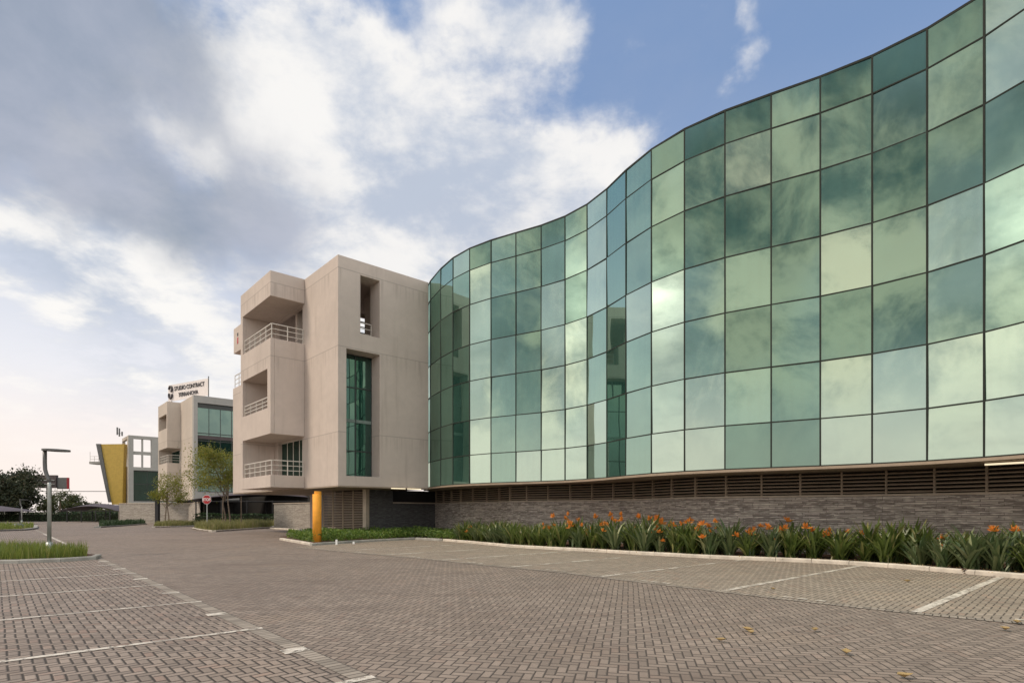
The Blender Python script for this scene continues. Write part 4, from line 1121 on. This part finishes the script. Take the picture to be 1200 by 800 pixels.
for i, (px_, py_, lab) in enumerate(LF):
    x, y = gp(px_, py_); s_ = random.uniform(.05, .08); r0 = random.uniform(0, 6.28)
    mb = MB(); N = 6
    L_ = [(0, -1), (.55, -.5), (.62, 0), (.4, .55), (0, 1.15), (-.4, .55), (-.62, 0), (-.55, -.5)]
    pts = [Vector((math.cos(r0) * u * s_ - math.sin(r0) * v * s_, math.sin(r0) * u * s_ + math.cos(r0) * v * s_, .02 + abs(u) * s_ * .7 + v * v * s_ * .35)) for u, v in L_]
    ce = Vector((0, 0, .016)); mb.v = [ce] + pts; mb.f = [(0, 1 + k, 1 + (k + 1) % 8) for k in range(8)]
    o = mb.build('fallen_leaf', M_dead, recalc=False); o.location = (x, y, .004)
    md = o.modifiers.new('s', 'SOLIDIFY'); md.thickness = .002
    tag(o, lab, 'leaf', 'dry leaves fallen on the pavers')
# clump of dead leaves leaning on the kerb
x, y = gp(1130, 672)
T_ = thing('dead_leaf_clump', 'reddish brown dead leaves caught against the kerb by the right bay line', 'leaf clump', (x, y - .03, .01))
mb = MB()
for k in range(16): mb.leafquad(Vector((random.uniform(-.06, .06), random.uniform(-.03, .03), random.uniform(.01, .13))), .09)
mb.build('leaf_pile', MATS['mulch'], T_, recalc=False)

# ---------------------------------------------------------------- sky
w = bpy.data.worlds.new('World'); S.world = w; w.use_nodes = True
t = NT(w.node_tree); bg = t.n['Background']
SUN_AZ = math.atan2(-.94, -.34); SUN_EL = R_(50)     # atan2(x, y): azimuth from +Y towards +X
sky = t.node('ShaderNodeTexSky', sky_type='NISHITA', sun_disc=False, sun_elevation=SUN_EL, sun_rotation=SUN_AZ % (2 * math.pi), air_density=1.1, dust_density=1.4, ozone_density=2.0)
sund = Vector((math.sin(SUN_AZ) * math.cos(SUN_EL), math.cos(SUN_AZ) * math.cos(SUN_EL), math.sin(SUN_EL)))
gld = Vector((-.934, -.037, .35)).normalized()
dirv = t.node('ShaderNodeTexCoord').outputs['Generated']
D = t.v('NORMALIZE', dirv); ds = t.sep(D); dz = ds[2]
wp = t.v('SCALE', t.v('SUBTRACT', t.noise(D, 2.4, 5, .58, 'Color'), (.5, .5, .5)), scale=.20)
wp2 = t.v('SCALE', t.v('SUBTRACT', t.noise(D, 8.5, 5, .6, 'Color'), (.5, .5, .5)), scale=.10)
DW = t.v('ADD', t.v('ADD', D, wp), wp2)
def blobs(lst, soft=.0):
    acc = None
    for (px_, py_, r, wt) in lst:
        c = Vector(((px_ - 600) / 640, 1, (598.5 - py_) / 640)).normalized()
        d = t.v('DISTANCE', DW, tuple(c)); f = t.step(d, 0., r / 640 * 1.12 * (Vector((px_ - 600, 640, 598.5 - py_)).normalized().y ** 1.35), wt, 0.)
        acc = f if acc is None else t.m('ADD', acc, f)
    return acc
# flat-layer projection for the cloud texture
pl = t.v('SCALE', D, scale=1.); inv = t.m('DIVIDE', 1., t.m('ADD', t.m('MAXIMUM', dz, 0.), .22))
P = t.v('SCALE', D, scale=inv)
nA = t.noise(P, 1.25, 9, .58, dist=.15); nB = t.noise(t.v('ADD', P, (3.3, 1.7, .4)), 3.9, 10, .60, dist=.12); nC = t.noise(P, .55, 3, .5)
hz = t.step(dz, .0, .42)
blue = t.mix(.55, t.v('SCALE', sky.outputs[0], scale=.10), (.235, .355, .60))
lowc = t.mix(t.step(dz, .02, .22), (.84, .75, .70), (.76, .75, .77))
base = t.mix(t.step(dz, .10, .62, 0., 1.), lowc, blue)
white = blobs([(430, 250, 200, 1.2), (510, 225, 140, .95), (560, 300, 170, .9), (370, 110, 150, .60), (460, 110, 110, .5), (420, 170, 130, .5), (590, 15, 130, .85), (660, 30, 80, .55), (310, 30, 170, .55), (250, 150, 140, .3), (120, 285, 150, .7), (640, 240, 120, .9), (700, 220, 80, .6), (855, 90, 48, .7), (862, 22, 34, .5), (730, 190, 70, .4), (100, 420, 240, .4), (250, 400, 220, .4), (250, 110, 150, .45), (160, 300, 90, .5), (300, 190, 100, .35), (110, 190, 50, .7), (0, 300, 100, .4)])
grey = blobs([(60, 70, 250, 1.15), (10, 150, 180, .65), (170, 70, 160, .6), (275, 245, 150, .75), (190, 265, 110, .5), (90, 220, 110, .3), (330, 235, 100, .4)])
holes = blobs([(200, 165, 85, .9), (40, 205, 70, .5), (255, 180, 50, .5)])
front = t.step(ds[1], .05, .45)
gen = t.step(t.noise(D, 2.2, 6, .55), .42, .62)
fw = t.m('ADD', white, t.m('MULTIPLY', t.m('SUBTRACT', nB, .5), 1.9))
cov_w = t.m('MULTIPLY', t.step(fw, .2, .88), front)
cov_g = t.m('MULTIPLY', t.step(t.m('SUBTRACT', t.m('ADD', grey, t.m('MULTIPLY', t.m('SUBTRACT', nA, .5), 1.3)), holes), -.02, .95), front)
back = t.m('SUBTRACT', 1., front)
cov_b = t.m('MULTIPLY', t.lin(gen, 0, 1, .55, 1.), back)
# colours
wcol = t.mix(t.step(nB, .36, .62), (.44, .49, .58), (.82, .80, .77))
gcol = t.mix(t.step(nA, .35, .65), (.215, .262, .335), (.40, .42, .49))
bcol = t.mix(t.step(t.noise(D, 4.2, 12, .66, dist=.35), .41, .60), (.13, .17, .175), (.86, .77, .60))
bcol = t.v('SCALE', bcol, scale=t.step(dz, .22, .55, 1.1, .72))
c = t.mix(t.m('MULTIPLY', cov_w, .93), base, wcol)
c = t.mix(t.m('MULTIPLY', cov_g, .90), c, gcol)
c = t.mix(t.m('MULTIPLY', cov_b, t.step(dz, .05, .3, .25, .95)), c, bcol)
bb = t.lin(t.step(t.v('DOT_PRODUCT', D, (.62, -.75, .2)), .25, .9), 0, 1, 1., 2.6)  # unseen sky behind right brightened, added fill for the block's right face
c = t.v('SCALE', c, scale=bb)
# low bright band
c = t.mix(t.step(dz, .0, .22, .75, 0.), c, (.83, .745, .69))
# veiled sun glow
sd = t.v('DOT_PRODUCT', D, tuple(gld))
glow = t.m('ADD', t.m('MULTIPLY', t.m('POWER', t.m('MAXIMUM', sd, 0.), 22.), .32), t.m('MULTIPLY', t.m('POWER', t.m('MAXIMUM', sd, 0.), 420.), 1.6))
glow = t.m('MULTIPLY', glow, t.step(nB, .3, .6, .35, 1.))
c = t.v('ADD', c, t.v('SCALE', t.comb(1., .90, .74), scale=glow))
c = t.v('SCALE', c, scale=10.)
c = t.mix(t.step(dz, -.05, -.005, 1, 0), c, (1.6, 1.45, 1.2))
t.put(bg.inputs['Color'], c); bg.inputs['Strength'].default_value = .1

sl = bpy.data.lights.new('sun', 'SUN'); sl.energy = 2.1; sl.angle = R_(14); sl.color = (1., .86, .70)
so = bpy.data.objects.new('sun', sl); COL.objects.link(so); so.rotation_euler = (-sund).to_track_quat('-Z', 'Y').to_euler()

# ---------------------------------------------------------------- camera
cam = bpy.data.cameras.new('camera'); co = bpy.data.objects.new('camera', cam); COL.objects.link(co)
cam.sensor_width = 36; cam.lens = 19.2; cam.shift_y = 198.5 / 1200; cam.clip_end = 3000; cam.clip_start = .05
co.location = (0, 0, EYE); co.rotation_euler = (R_(90), 0, 0); S.camera = co
vs = S.view_settings; vs.view_transform = 'Standard'; vs.look = 'None'; vs.exposure = .28; vs.gamma = 1; vs.use_curve_mapping = False
S.cycles.use_denoising = True
S.cycles.max_bounces = 6; S.cycles.transparent_max_bounces = 8
